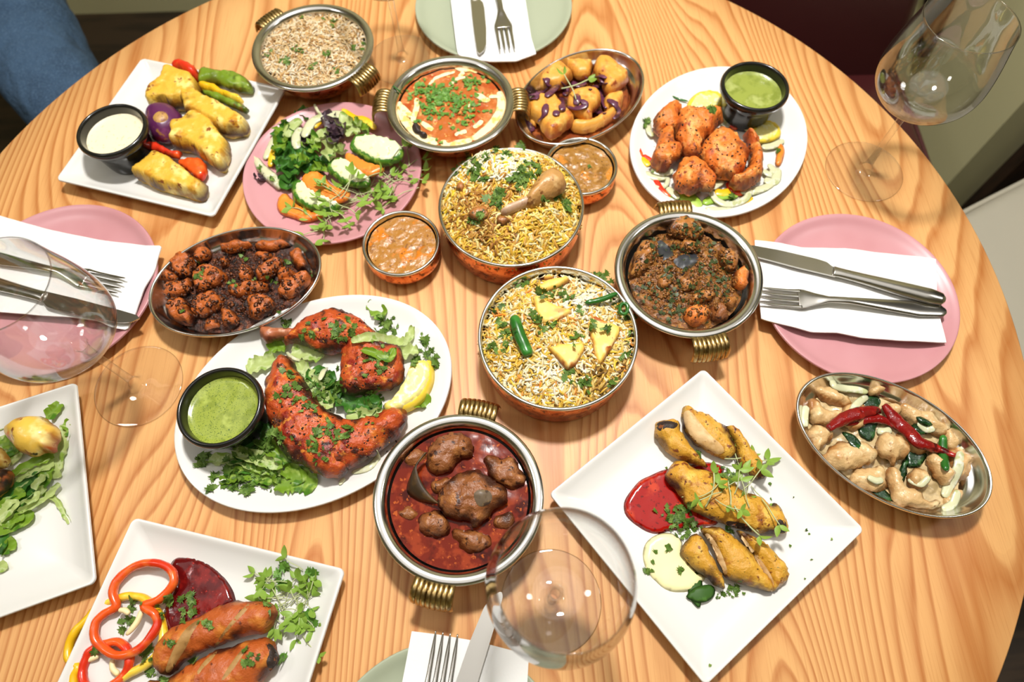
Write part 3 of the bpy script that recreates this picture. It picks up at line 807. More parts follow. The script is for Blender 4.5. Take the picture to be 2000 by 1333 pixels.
M['curry'] = mat('curry_gravy', '7e4c20', .3, layers=[('9a662c', 90, .46, .66), ('4e2e14', 80, .54, .70), ('2c3a16', 210, .64, .71), ('a8762f', 260, .66, .74)], bump=[(150, .9, .004), (440, .5, .0015)], coat=0.16, coat_rough=.12)
M['lamb'] = mat('lamb_meat', '875028', .36, layers=[('a06632', 60, .46, .68), ('66361a', 70, .52, .70), ('3a1b0e', 140, .62, .74)], bump=[(120, .8, .003), (430, .5, .0014)], coat=0.12, coat_rough=.18, burn='3a1a0c')
M['lambgravy'] = mat('lamb_gravy', '6a1e0e', .09, layers=[('8a3418', 70, .46, .68), ('40100a', 50, .52, .7), ('a85020', 200, .66, .76)], bump=[(240, .03, .001)], spec=.22)
M['drum'] = mat('boiled_drumstick', 'b98a50', .38, layers=[('cfa870', 50, .46, .68), ('96642f', 60, .52, .7), ('7a4a24', 90, .64, .76)], bump=[(110, .5, .002), (420, .3, .001)], coat=0.10, coat_rough=.2)
M['marrow'] = mat('marrow_bone', '6a5a48', .45, layers=[('8a7048', 90, .5, .7), ('4a3a30', 120, .55, .7)])
M['baybrown'] = mat('cooked_bay_leaf', '3a2a18', .4, layers=[('5a4020', 60, .45, .7)], coat=0.10, transl=.1)
M['baydark'] = mat('dark_bay_leaf', '2d2f33', .42, layers=[('4a4636', 60, .5, .7)], coat=0.10)
M['whitechick'] = mat('pale_chicken', 'cda873', .34, layers=[('e2c898', 45, .46, .68), ('bd9058', 60, .56, .72), ('8d5c30', 100, .70, .80)], bump=[(110, .6, .003), (420, .25, .001)], coat=.15, coat_rough=.12, burn='a87038')
M['whitesauce'] = mat('pale_sauce', 'c6ae80', .25, layers=[('a08a60', 60, .5, .7)], bump=[(120, .5, .002)], coat=.15)
M['prawn'] = mat('grilled_prawn', 'ecc04e', .34, layers=[('f3db8c', 40, .45, .65), ('dd7a2a', 50, .55, .7), ('8c4416', 70, .66, .74), ('22120a', 60, .72, .78)], bump=[(90, .3, .002)], coat=0.14, coat_rough=.1, burn='9a4a18')
M['prawnchar'] = mat('charred_prawn', 'c9662a', .4, layers=[('2a140a', 45, .46, .6), ('e2a040', 60, .6, .75)], bump=[(120, .5, .002)], coat=0.10, burn='1a0d07')
M['redpep'] = mat('red_pepper', 'd6341a', .25, layers=[('e85c22', 40, .5, .72)], coat=0.12, burn='7a1a0c')
M['orangepep'] = mat('orange_red_pepper', 'e4571c', .25, layers=[('ee7a34', 35, .48, .7), ('cf3215', 28, .5, .7)], coat=0.12)
M['yelpep'] = mat('yellow_pepper', 'e9b51a', .28, layers=[('f2cf4a', 40, .5, .7)], coat=0.10)
M['greenpep'] = mat('green_pepper', '6f8a22', .32, layers=[('8fa640', 40, .5, .7), ('4d5f18', 50, .56, .72), ('7a4a16', 60, .68, .76)], coat=0.10, burn='4a4a14')
M['greenpep2'] = mat('raw_green_pepper', '8fb43c', .28, layers=[('b3cd68', 40, .5, .7)], coat=0.10)
M['pith'] = mat('pepper_pith', 'ecdca8', .5)
M['onionw'] = mat('white_onion', 'dcdcb4', .25, layers=[('eceadb', 60, .48, .7), ('c3c890', 70, .58, .74)], coat=0.10, transl=.2)
M['onionp'] = mat('purple_onion', '5a2c44', .3, layers=[('7c4a66', 90, .5, .7), ('3a1a22', 80, .55, .7), ('8a5236', 140, .64, .74)], coat=0.17, coat_rough=.1)
M['onionskin'] = mat('red_onion_wedge', '5c2450', .3, layers=[('7a3a68', 50, .5, .7), ('a87838', 55, .62, .72)], coat=0.17, coat_rough=.12)
M['onionroot'] = mat('onion_root_end', 'b58a48', .45, layers=[('8a5a40', 160, .5, .7)])
M['lemonflesh'] = mat('lemon_flesh', 'ece08a', .3, layers=[('f5efbc', 140, .5, .7), ('dfcf5e', 60, .56, .72)], coat=0.10, bump=[(240, .3, .001)])
M['lemonrind'] = mat('lemon_rind', 'e8c93c', .4, bump=[(500, .2, .0006)])
M['lettuce'] = mat('green_lettuce', '7a9c2c', .42, layers=[('a9c25a', 60, .46, .68), ('4d7a1e', 50, .52, .7)], bump=[(150, .4, .0015)], transl=.25, spec=.4)
M['lettucep'] = mat('pale_lettuce', 'b7c77a', .42, layers=[('d8dfae', 60, .46, .68), ('8fae46', 60, .55, .72)], bump=[(150, .4, .0015)], transl=.25, spec=.4)
M['lettuced'] = mat('dark_green_lettuce', '3f7426', .42, layers=[('5f9636', 60, .46, .68), ('2a5418', 60, .54, .7)], bump=[(150, .4, .0015)], transl=.25, spec=.4)
M['lettuceq'] = mat('purple_lettuce', '46323c', .45, layers=[('6b5a4a', 60, .5, .7), ('2c1c26', 50, .5, .7)], bump=[(150, .4, .0015)], transl=.15)
M['coriander'] = mat('coriander_leaf', '58762c', .5, layers=[('7c9848', 120, .48, .7), ('3c561e', 150, .55, .7)], transl=.2, spec=.3)
M['coriander2'] = mat('fresh_coriander_leaf', '5f8c34', .5, layers=[('7aa648', 120, .48, .7)], transl=.2, spec=.35)
M['micro'] = mat('microgreen_leaf', '84a83c', .45, layers=[('a3bf5c', 120, .48, .7)], transl=.25, spec=.4)
M['mstem'] = mat('microgreen_stem', 'c3ca94', .45, transl=.2)
M['curryleaf'] = mat('curry_leaf', '365a1e', .5, layers=[('456c28', 80, .5, .7)], spec=.25)
M['friedleaf'] = mat('fried_curry_leaf', '16351a', .25, layers=[('2f5a2a', 90, .5, .72)], coat=0.17, bump=[(120, .5, .002)])
M['chilli'] = mat('green_chilli', '24601c', .25, layers=[('35782a', 40, .5, .7)], coat=.2)
M['redchilli'] = mat('dried_red_chilli', '7e1010', .2, layers=[('a52418', 50, .5, .7), ('4a0808', 60, .55, .7)], bump=[(80, .6, .003)], coat=0.21)
M['redsauce'] = mat('sweet_chilli_sauce', '9c100a', .12, layers=[('c03a1a', 45, .54, .74), ('6e0806', 240, .64, .72)], bump=[(120, .08, .001)])
M['plumsauce'] = mat('dark_red_sauce', '560a0c', .12, layers=[('7a1410', 60, .5, .7), ('9c2016', 300, .70, .78)], bump=[(160, .1, .001)])
M['mayo'] = mat('pale_yellow_sauce', 'eee6ae', .25, coat=0.07, bump=[(50, .1, .001)])
M['cucumber'] = mat('cucumber_flesh', 'dfe3b4', .3, layers=[('ecedd2', 60, .5, .7), ('c6cf86', 120, .6, .74)], coat=0.10)
M['cucskin'] = mat('cucumber_skin', '3f6e1c', .35, layers=[('7ea23c', 120, .5, .66)], coat=0.07)
M['carrot'] = mat('carrot', 'e8842a', .35, layers=[('ee9a44', 45, .5, .7), ('d9701c', 60, .56, .72)], coat=0.07)
M['tangravy'] = mat('tan_gravy', '9a6c2e', .25, layers=[('b0844a', 70, .48, .70), ('84581f', 60, .52, .7), ('c07a26', 40, .62, .72), ('5a3a18', 330, .70, .74)], bump=[(110, .5, .003), (350, .4, .001)], coat=0.14, coat_rough=.1)
M['tangravy2'] = mat('orange_tan_gravy', 'a5702e', .25, layers=[('ba8a4c', 70, .48, .70), ('8c5a22', 70, .54, .7), ('cf7416', 34, .58, .68), ('7a4a1c', 300, .70, .74)], bump=[(110, .5, .003), (350, .4, .001)], coat=0.14, coat_rough=.1)
M['makhani'] = mat('makhani_gravy', 'b2602a', .22, layers=[('c47a46', 60, .46, .68), ('a8481a', 45, .52, .7), ('e0a05a', 130, .64, .74)], bump=[(120, .4, .002), (360, .3, .001)], coat=0.16, coat_rough=.08)
M['cream'] = mat('cream_drizzle', 'f0dfae', .25, layers=[('e3b868', 90, .5, .7)], coat=0.10)
M['spice'] = mat('black_cardamom', '2a1c16', .5, bump=[(200, .6, .002)])
M['rice'] = mat('rice_grain', 'ffffff', .45, attr=True, spec=.4)

# ------------------------------------------------------------------ herbs
def coriander_leaf():
    V = [(0, 0)]; n = 15
    for i in range(n):
        a = math.radians(-125 + 250 * i / (n - 1))
        r = .62 + .38 * abs(math.cos(a * 1.35)) if i % 2 == 0 else .60
        if i % 2 == 0: r += .12 * math.cos(a)
        V.append((.25 + r * math.cos(a) * .75, r * math.sin(a) * .75))
    F = [(0, i, i + 1) for i in range(1, n)]
    return np.array(V), F
CL_V, CL_F = coriander_leaf()
def herb_mesh(spots, smin, smax, tilt=.6, keep=1.0):
    """many small torn leaf pieces"""
    Vs, Fs, n = [], [], 0
    for loc, nor in spots:
        s = RNG.uniform(smin, smax); a = RNG.uniform(0, 2 * math.pi)
        f = [t for t in CL_F]
        if RNG.random() < .5:
            k = RNG.integers(0, 6); f = CL_F[k:k + RNG.integers(6, 10)]
        v = CL_V.copy(); v[:, 1] *= RNG.uniform(.55, 1.0)
        z = .22 * RNG.uniform(-1, 1) * v[:, 1] ** 2 + .3 * RNG.uniform(-.4, 1) * (v[:, 0] - .4) ** 2 + RNG.normal(0, .03, len(v))
        v3 = np.c_[v * s, z * s]; v3[:, :2] -= v3[:, :2].mean(0)
        c, sn = math.cos(a), math.sin(a); v3 = v3 @ np.array([[c, sn, 0], [-sn, c, 0], [0, 0, 1]])
        nn = Vector(nor) + Vector((RNG.normal(0, tilt * .5), RNG.normal(0, tilt * .5), 0)); nn.normalize()
        R = np.array(Vector((0, 0, 1)).rotation_difference(nn).to_matrix())
        v3 = v3 @ R.T + np.array(loc) + np.array(nor) * (.0010 + .10 * s)
        Vs.append(v3); Fs += [tuple(i + n for i in t) for t in f]; n += len(v3)
    return np.vstack(Vs), Fs
def herbs(name, zm, groups, label, smin=.004, smax=.009, m='coriander', b=None, zfall=.012, cat='herbs', tilt=.6, lift=0.0):
    """groups: (x, y, spread, count) in the measured view"""
    b = b or bvh(); sp = []
    for x, y, r, n in groups:
        for _ in range(n):
            p = (x + RNG.normal(0, r), y + RNG.normal(0, r)) if n > 1 else (x, y)
            l_, n_ = hit(b, zp(zm, p), zfall); sp.append((l_ + Vector((0, 0, lift)), n_))
    V, F = herb_mesh(sp, smin, smax, tilt)
    return mk(name, V, F, M[m], label=label, cat=cat, kind='stuff', reg=False)
# microgreen sprigs: three kinds, copied
def leaf_oval(n=10):
    V = [(0, 0, 0)]
    t = np.linspace(0, 1, 6)
    w = .25 * np.sin(math.pi * t ** .8) ** .8
    V = [(x, y, .25 * x * x - .35 * abs(y)) for x, y in zip(t, w)] + [(x, 0, .25 * x * x) for x in t] + [(x, -y, .25 * x * x - .35 * abs(y)) for x, y in zip(t, w)]
    F = []
    for i in range(5):
        F += [(i, 6 + i, 7 + i, i + 1), (6 + i, 12 + i, 13 + i, 7 + i)]
    return V, F
_lv, _lf = leaf_oval()
LEAFME = bpy.data.meshes.new('leaf'); LEAFME.from_pydata(_lv, [], _lf); LEAFME.polygons.foreach_set('use_smooth', [True] * len(LEAFME.polygons)); LEAFME.materials.append(M['micro'])
STEMS = []
for k in range(4):
    q = spline(np.array([(0, 0, .0), (.35, RNG.uniform(-.15, .15), .08), (.7, RNG.uniform(-.2, .2), .14), (1.0, RNG.uniform(-.2, .2), .12)]), 4)
    V, F = tube(q, .022, None, 5)
    me = bpy.data.meshes.new('stem'); me.from_pydata(V.tolist(), [], F); me.polygons.foreach_set('use_smooth', [True] * len(me.polygons)); me.materials.append(M['mstem'])
    STEMS.append((me, q[-1]))
def sprig(loc, yaw, length, leaf, label, group, pitch=0.0, nleaf=3):
    t = thing('microgreen_sprig', label, 'microgreen', tuple(loc), group)
    t.rotation_euler = (RNG.uniform(-.3, .3), pitch, yaw); t.scale = (length, length, length)
    me, tip = STEMS[int(RNG.integers(0, 4))]
    o = bpy.data.objects.new('stem', me); COLL.objects.link(o); o.parent = t
    for i in range(nleaf):
        l = bpy.data.objects.new('leaf', LEAFME); COLL.objects.link(l); l.parent = t
        l.location = tip; s = leaf / length * RNG.uniform(.7, 1.15)
        l.scale = (s, s, s); l.rotation_euler = (RNG.uniform(-.7, .7), RNG.uniform(-.5, .2), (i - (nleaf - 1) / 2) * 1.25 + RNG.uniform(-.3, .3))
    return t
def sprigs(zm, spots, b, label, group, length=.022, leaf=.008, zfall=.012, lift=.001):
    for s in spots:
        x, y, yaw = s
        l, n = hit(b, zp(zm, (x, y)), zfall)
        sprig((l.x, l.y, l.z + lift + RNG.uniform(0, .003)), math.radians(yaw), length * RNG.uniform(.8, 1.25), leaf, label, group, pitch=RNG.uniform(-.25, .1), nleaf=int(RNG.integers(2, 4)))

# ------------------------------------------------------------------ rice
def grain(n=6):
    t = np.array([-1, -.82, -.3, .3, .82, 1]); r = np.array([0, .62, 1, 1, .62, 0])
    V = []; F = []
    for x, k in zip(t, r):
        V += [(x, k * math.cos(a), k * math.sin(a)) for a in np.linspace(0, 2 * math.pi, n, endpoint=False)] if k else [(x, 0, 0)]
    st = [0, 1, 1 + n, 1 + 2 * n, 1 + 3 * n, 1 + 4 * n]
    for j in range(n):
        k = (j + 1) % n
        F.append((0, st[1] + k, st[1] + j))
        for a in (1, 2, 3): F.append((st[a] + j, st[a] + k, st[a + 1] + k, st[a + 1] + j))
        F.append((st[5], st[4] + j, st[4] + k))
    return np.array(V), F
G_V, G_F = grain()
def rice(name, label, c, R, zfun, colfun, N, glen=.0105, gw=.0018, tiltsd=.35, rmax=1.0):
    r = R * rmax * np.sqrt(RNG.random(N)); a = RNG.random(N) * 2 * math.pi
    x = c[0] + r * np.cos(a); y = c[1] + r * np.sin(a); z = zfun(x, y) + RNG.uniform(-.0020, .0016, N)
    yaw = RNG.random(N) * 2 * math.pi; pit = RNG.normal(0, tiltsd, N)
    L = glen / 2 * RNG.uniform(.7, 1.15, N); Wd = gw / 2 * RNG.uniform(.8, 1.2, N); bend = RNG.normal(0, .25, N)
    eps = .004
    gx = (zfun(x + eps, y) - zfun(x - eps, y)) / (2 * eps); gy = (zfun(x, y + eps) - zfun(x, y - eps)) / (2 * eps)
    d = np.stack([np.cos(yaw), np.sin(yaw), np.cos(yaw) * gx + np.sin(yaw) * gy + np.tan(np.clip(pit, -1, 1))], 1)
    d /= np.linalg.norm(d, axis=1, keepdims=True)
    s = np.cross(d, [0, 0, 1.0]); s /= np.linalg.norm(s, axis=1, keepdims=True); u = np.cross(s, d)
    g = G_V
    V = (np.stack([x, y, z], 1)[:, None] + d[:, None] * (g[:, 0] * L[:, None])[..., None]
         + s[:, None] * (g[:, 1] * Wd[:, None] + bend[:, None] * L[:, None] * (g[:, 0] ** 2))[..., None] + u[:, None] * (g[:, 2] * Wd[:, None])[..., None])
    n = len(g); V = V.reshape(-1, 3)
    F = [tuple(i + k * n for i in f) for k in range(N) for f in G_F]
    col = np.repeat(colfun(x, y, N), n, axis=0)
    mk(name, V, F, M['rice'], label=label, cat='rice', kind='stuff', col=col, reg=False)
def mound(name, c, R, zfun, m, label=None, cat=None, kind=None, amp=.0, sc=100, n=72, rings=26, parent=None):
    V = [(c[0], c[1], 0)]; F = []
    for i in range(1, rings + 1):
        for k in range(n):
            a = 2 * math.pi * k / n; V.append((c[0] + R * i / rings * math.cos(a), c[1] + R * i / rings * math.sin(a), 0))
    V = np.array(V, float); V[:, 2] = zfun(V[:, 0], V[:, 1])
    if amp: V[:, 2] += nz(V, sc, c[0] * 100, 3) * amp
    for k in range(n): F.append((0, 1 + k, 1 + (k + 1) % n))
    for i in range(rings - 1):
        for k in range(n):
            a, b = 1 + i * n + k, 1 + i * n + (k + 1) % n
            F.append((a, a + n, b + n, b))
    return mk(name, V, F, m, parent, label, cat, None, kind)
def pool(name, c, outline_ab, deg, z, m, label, cat='curry', amp=.0006, sc=120, rings=30, dome=0.0, n=96, kind=None):
    o = ellipse(outline_ab[0], outline_ab[1], deg, n)
    prof = [(i / rings, 0.0) for i in range(rings, -1, -1)]
    V, F = loft(o, prof, c, z)
    if dome:
        q = V[:, :2] - np.array(c); r = math.radians(deg); qx = q[:, 0] * math.cos(r) + q[:, 1] * math.sin(r); qy = -q[:, 0] * math.sin(r) + q[:, 1] * math.cos(r)
        V[:, 2] += dome * (1 - np.clip((qx / outline_ab[0]) ** 2 + (qy / outline_ab[1]) ** 2, 0, 1))
    V[:, 2] += nz(V, sc, c[0] * 91, 3) * amp
    return mk(name, V, F, m, label=label, cat=cat, kind=kind)
def pick(cols, probs, N):
    c = np.array([lin(h) for h in cols]); i = RNG.choice(len(cols), N, p=np.array(probs) / sum(probs))
    v = c[i] * RNG.uniform(.70, .92, (N, 1)); v[:, 3] = 1; return np.clip(v, 0, 1)

def crumbs(name, zm, boxes, label, m, smin, smax, b=None, cat='spice', shape=.7):
    """small cooked bits lying on a dish: (x, y, rx, ry, count)"""
    b = b or bvh(); Vs, Fs, n = [], [], 0
    base = np.array([(1, 0, 0), (0, 1, 0), (-1, 0, 0), (0, -1, 0), (0, 0, 1), (0, 0, -1), (.7, .7, .3), (-.7, .7, .3), (-.7, -.7, .3), (.7, -.7, .3)], float)
    fc = [(0, 6, 4), (6, 1, 4), (1, 7, 4), (7, 2, 4), (2, 8, 4), (8, 3, 4), (3, 9, 4), (9, 0, 4), (0, 5, 6), (6, 5, 1), (1, 5, 7), (7, 5, 2), (2, 5, 8), (8, 5, 3), (3, 5, 9), (9, 5, 0)]
    for x, y, rx, ry, k in boxes:
        for _ in range(k):
            a, r = RNG.uniform(0, 2 * math.pi), math.sqrt(RNG.random())
            l, nr = hit(b, zp(zm, (x + rx * r * math.cos(a), y + ry * r * math.sin(a))), .02)
            s = RNG.uniform(smin, smax); v = base * RNG.uniform(.6, 1.2, (len(base), 1)) * [1, RNG.uniform(.5, 1), shape * .7] * s
            t = RNG.uniform(0, 2 * math.pi); c, sn = math.cos(t), math.sin(t)
            v = v @ np.array([[c, sn, 0], [-sn, c, 0], [0, 0, 1]])
            R = np.array(Vector((0, 0, 1)).rotation_difference(nr).to_matrix())
            Vs.append(v @ R.T + np.array(l)); Fs += [tuple(i + n for i in f) for f in fc]; n += len(base)
    return mk(name, np.vstack(Vs), Fs, M[m], label=label, cat=cat, kind='stuff', reg=False)
M['flake'] = mat('dark_spice_flake', '241009', .5)
M['flaker'] = mat('yellow_spice_flake', 'c88a3a', .5)

M['masalabit'] = mat('masala_bits', '4e2612', .42, layers=[('7a441e', 300, .48, .66), ('2a130a', 240, .52, .7)])
M['currybit'] = mat('curry_masala_bits', '7a4a1e', .3, layers=[('9c6a30', 300, .48, .66), ('4e2e14', 240, .52, .7)])
M['cookedherb'] = mat('cooked_herbs', '39451c', .5, layers=[('55652c', 150, .5, .7), ('222c12', 150, .55, .7)])
M['palebone'] = mat('pale_bone', 'c2a084', .42, layers=[('a87c5c', 60, .5, .7), ('dcc4a8', 80, .56, .72)], coat=.1)
# ================================================================== dishes
def use(*objs):
    start(); CUR.extend(objs)
def many(name, zm, polys, z0, T, m, label, cat, group, labels=None, **kw):
    out = []
    for i, p in enumerate(polys):
        zz = z0[i] if isinstance(z0, (list, tuple)) else z0
        tt = T[i] if isinstance(T, (list, tuple)) else T
        mm = m[i] if isinstance(m, (list, tuple)) else m
        lb = labels[i] if labels else label
        out.append(piece(name, zm, p, zz, tt, M[mm], lb, cat, group, **kw))
    return out

# ---------------------------------------------------------------- tandoori chicken on the oval plate
use(PL['ta'])
Z0 = .0095
LT = 'torn green lettuce leaf on the tandoori chicken plate'; LG = 'lettuce on the tandoori plate'
for pts, w, m, z in [
    ([(250, 1010), (420, 1000), (600, 1060), (690, 1080)], .013, 'lettucep', .013), ([(330, 1130), (480, 1085), (560, 1100), (640, 1130)], .016, 'lettuce', .012),
    ([(640, 1160), (720, 1130), (800, 1130), (885, 1155)], .024, 'lettuce', .012), ([(400, 950), (560, 1000), (690, 1050)], .013, 'lettucep', .017),
    ([(560, 900), (660, 960), (730, 1020)], .016, 'lettuce', .016), ([(780, 440), (830, 520), (900, 620), (980, 700)], .016, 'lettucep', .018),
    ([(1000, 600), (1080, 680), (1240, 720)], .018, 'lettuced', .015), ([(1060, 740), (1180, 755), (1280, 735)], .014, 'lettucep', .019),
    ([(485, 490), (560, 450), (650, 420)], .018, 'lettucep', .013), ([(1180, 110), (1240, 140), (1270, 195)], .016, 'lettuce', .014),
    ([(1370, 390), (1430, 380), (1475, 370)], .014, 'lettucep', .014), ([(1440, 690), (1500, 670), (1525, 700)], .014, 'lettuce', .013),
    ([(740, 380), (850, 390), (930, 400)], .018, 'lettucep', .016), ([(880, 520), (960, 600), (1010, 660)], .022, 'lettuced', .015),
    ([(860, 480), (930, 540), (1000, 540)], .02, 'lettuced', .016), ([(1120, 680), (1190, 690), (1260, 660)], .018, 'lettuced', .016),
    ([(560, 860), (620, 830), (640, 780)], .018, 'lettuced', .016), ([(430, 1010), (500, 940), (570, 930)], .016, 'lettuced', .014), ([(620, 380), (660, 350), (700, 380)], .012, 'lettuce', .014),
    ([(700, 1060), (770, 1090), (800, 1140)], .016, 'lettuce', .012), ([(350, 1080), (440, 1050), (520, 1070)], .012, 'lettuced', .012)]:
    leaf_strip('lettuce_leaf', 'T', pts, z, w, M[m], label=LT, cat='lettuce', group=LG, frill=.5, ruffle=.004)
t1 = thing('tandoori_chicken', 'red tandoori chicken leg with bare bone end beside the oval dish', 'chicken leg', tuple(P(zp('T', (980, 400)), 0.0095)), 'tandoori chicken legs')
piece('drumstick', 'T', [(765, 245), (830, 190), (930, 150), (1010, 140), (1110, 170), (1180, 220), (1235, 265), (1225, 320), (1130, 350), (1060, 370), (1010, 388), (930, 390), (860, 370), (800, 340), (740, 335), (700, 350), (688, 312), (720, 285)], Z0 + .003, .032, M['tandoori'], parent=t1, res=.0024, amps=((.0022, 60), (.0020, 110, 'v'), (.0009, 230)), burn=.85)
piece('thigh', 'T', [(1040, 330), (1100, 290), (1220, 275), (1290, 330), (1380, 370), (1392, 480), (1372, 560), (1300, 605), (1180, 625), (1080, 637), (1030, 600), (1012, 520), (1022, 430)], Z0 + .003, .030, M['tandoori'], parent=t1, res=.0024, amps=((.0022, 60), (.0020, 110, 'v'), (.0009, 230)), burn=.85)
piece('bone_end', 'T', [(556, 255), (580, 232), (620, 238), (660, 246), (760, 248), (800, 280), (740, 302), (680, 312), (640, 318), (598, 332), (566, 300)], Z0 + .008, .016, M['bone'], parent=t1, res=.0024, amps=((.0012, 90),))
t2 = thing('tandoori_chicken', 'red tandoori chicken leg beside the green chutney ramekin', 'chicken leg', tuple(P(zp('T', (880, 850)), .0095)), 'tandoori chicken legs')
piece('thigh', 'T', [(690, 400), (740, 420), (780, 490), (830, 560), (880, 640), (940, 700), (1000, 740), (1060, 770), (1100, 830), (1090, 960), (1060, 1090), (960, 1112), (880, 1090), (820, 1040), (740, 1010), (680, 950), (640, 880), (610, 800), (580, 680), (585, 600), (620, 500), (650, 430)], Z0 + .003, .034, M['tandoori'], parent=t2, res=.0024, amps=((.0024, 55), (.0020, 110, 'v'), (.0009, 230)), burn=.85)
piece('drumstick', 'T', [(960, 800), (1040, 770), (1140, 772), (1250, 735), (1330, 712), (1390, 715), (1414, 745), (1402, 810), (1360, 870), (1290, 930), (1200, 990), (1130, 1030), (1060, 1070), (980, 1060), (940, 960)], Z0 + .003, .031, M['tandoori'], parent=t2, res=.0024, amps=((.0024, 60), (.0020, 110, 'v'), (.0009, 230)), burn=.85)
lw = thing('lemon_wedge', 'lemon wedge at the rim of the tandoori chicken plate', 'lemon', tuple(P(zp('T', (1420, 590)), .01)))
piece('rind', 'T', [(1268, 690), (1330, 660), (1400, 600), (1480, 500), (1520, 430), (1555, 440), (1568, 520), (1548, 600), (1490, 680), (1410, 730), (1300, 742)], Z0, .014, M['lemonrind'], parent=lw, amps=(), w=.006)
piece('flesh', 'T', [(1272, 690), (1330, 645), (1390, 555), (1412, 495), (1450, 440), (1500, 428), (1542, 452), (1548, 520), (1524, 590), (1470, 660), (1400, 705), (1340, 728), (1290, 732)], Z0 + .004, .014, M['lemonflesh'], parent=lw, amps=((.0006, 200),), w=.004)
b = bvh()
ON = 'thin white onion sliver on the tandoori chicken plate'; OG = 'onion slivers on the tandoori plate'
strip3('onion_sliver', on(b, 'T', [(715, 385), (760, 425), (840, 438), (915, 420)], .003), .004, .002, M['onionw'], label=ON, cat='onion', group=OG)
strip3('onion_sliver', on(b, 'T', [(905, 550), (925, 500), (945, 475)], .003), .006, .002, M['onionw'], label=ON, cat='onion', group=OG)
strip3('onion_sliver', on(b, 'T', [(1090, 1080), (1190, 1050), (1240, 990), (1235, 950)], .002), .007, .002, M['onionw'], label=ON, cat='onion', group=OG)
strip3('onion_sliver', on(b, 'T', [(1020, 1150), (1035, 1125), (1050, 1115)], .002), .004, .002, M['onionw'], label=ON, cat='onion', group=OG)
leaf_strip('lettuce_leaf', 'T', [(1090, 330), (1200, 305), (1330, 325), (1410, 320), (1445, 240)], .04, .011, M['lettucep'], b=b, lift=.003, label='long pale lettuce rib lying over the bony tandoori leg', cat='lettuce', group=LG)
leaf_strip('lettuce_leaf', 'T', [(1150, 375), (1230, 400), (1310, 425), (1335, 365)], .04, .010, M['lettuce'], b=b, lift=.003, label='curled green lettuce strip lying over the bony tandoori leg', cat='lettuce', group=LG)
herbs('chopped_coriander', 'T', [(1070, 250, 28, 16), (1020, 300, 25, 10), (975, 245, 18, 6), (800, 655, 30, 12), (690, 620, 30, 10), (870, 650, 25, 8), (885, 850, 25, 12), (935, 825, 25, 10), (870, 940, 22, 10), (925, 990, 22, 8), (1000, 865, 25, 10), (1055, 830, 22, 8), (1235, 450, 22, 6), (695, 215, 20, 10), (1210, 400, 60, 14), (830, 300, 60, 8), (740, 560, 70, 12), (680, 900, 40, 8), (980, 600, 40, 26), (950, 560, 35, 18), (1230, 700, 40, 16)], 'chopped green coriander strewn over the tandoori chicken legs', .004, .0085, b=b)
herbs('chopped_coriander', 'T', [(1500, 320, 16, 8), (1545, 400, 24, 14), (1460, 440, 12, 6), (1575, 460, 10, 3), (1290, 210, 24, 12), (1320, 230, 14, 5), (205, 1030, 18, 8), (245, 990, 12, 5), (290, 1090, 15, 6), (275, 1185, 16, 5), (345, 1145, 10, 3), (430, 1150, 20, 8), (490, 1185, 18, 8), (530, 1150, 20, 6), (580, 910, 24, 14), (620, 850, 20, 10), (560, 960, 30, 10), (420, 1020, 50, 14), (520, 1060, 50, 10), (640, 1120, 40, 8)], 'dark coriander pieces scattered at the rim of the tandoori plate', .005, .011, b=b, m='coriander', tilt=.9)

crumbs('spice_flakes', 'T', [(1000, 250, 200, 90, 60), (1180, 480, 170, 120, 70), (800, 750, 180, 260, 130), (1150, 880, 200, 120, 70)], 'dark spice flakes baked onto the tandoori chicken', 'flake', .0005, .0016, b)
crumbs('spice_flakes', 'T', [(1000, 250, 200, 90, 30), (1180, 480, 170, 120, 30), (800, 750, 180, 260, 60), (1150, 880, 200, 120, 40)], 'yellow spice flakes on the tandoori chicken', 'flaker', .0004, .0011, b)

# ---------------------------------------------------------------- yellow kebabs on the square plate
use(PL['br'])
piece('chilli_sauce', 'S', [(345, 600), (352, 555), (400, 490), (450, 458), (520, 430), (600, 420), (680, 400), (740, 405), (770, 430), (740, 500), (700, 600), (745, 655), (700, 672), (600, 682), (540, 692), (480, 703), (420, 682), (365, 640)], .0086, .0030, M['redsauce'], 'glossy red chilli sauce smeared under the yellow kebabs', 'sauce', w=.004, amps=((.0005, 60),), under=.1)
piece('yellow_sauce', 'S', [(425, 790), (440, 740), (480, 708), (540, 698), (590, 730), (600, 790), (650, 860), (692, 890), (640, 940), (580, 953), (520, 940), (460, 890), (435, 850)], .0087, .0036, M['mayo'], 'pale yellow sauce puddle beside the yellow kebabs', 'sauce', w=.005, amps=((.0004, 60),), under=.1)
kb = 'sliced yellow kebabs'
K1 = [(115, 240), (120, 190), (150, 162), (200, 155), (255, 165), (270, 190), (280, 230), (330, 310), (380, 370), (430, 420), (440, 447), (400, 442), (340, 420), (270, 395), (200, 360), (150, 300), (120, 265)]
K2 = [(283, 120), (300, 85), (322, 74), (370, 105), (430, 118), (500, 165), (545, 195), (575, 240), (600, 300), (615, 360), (570, 400), (500, 388), (430, 352), (370, 312), (320, 262), (290, 200)]
K3 = [(545, 195), (590, 200), (640, 240), (680, 290), (710, 340), (750, 380), (775, 420), (772, 455), (808, 460), (795, 505), (740, 522), (690, 492), (640, 440), (612, 380), (596, 300), (568, 240)]
K4 = [(180, 490), (220, 430), (260, 405), (310, 415), (350, 450), (400, 455), (470, 470), (540, 490), (600, 530), (650, 590), (720, 610), (780, 640), (820, 680), (840, 655), (880, 690), (925, 770), (920, 840), (870, 850), (790, 850), (700, 840), (600, 810), (520, 780), (440, 750), (370, 720), (310, 680), (260, 610), (200, 540)]
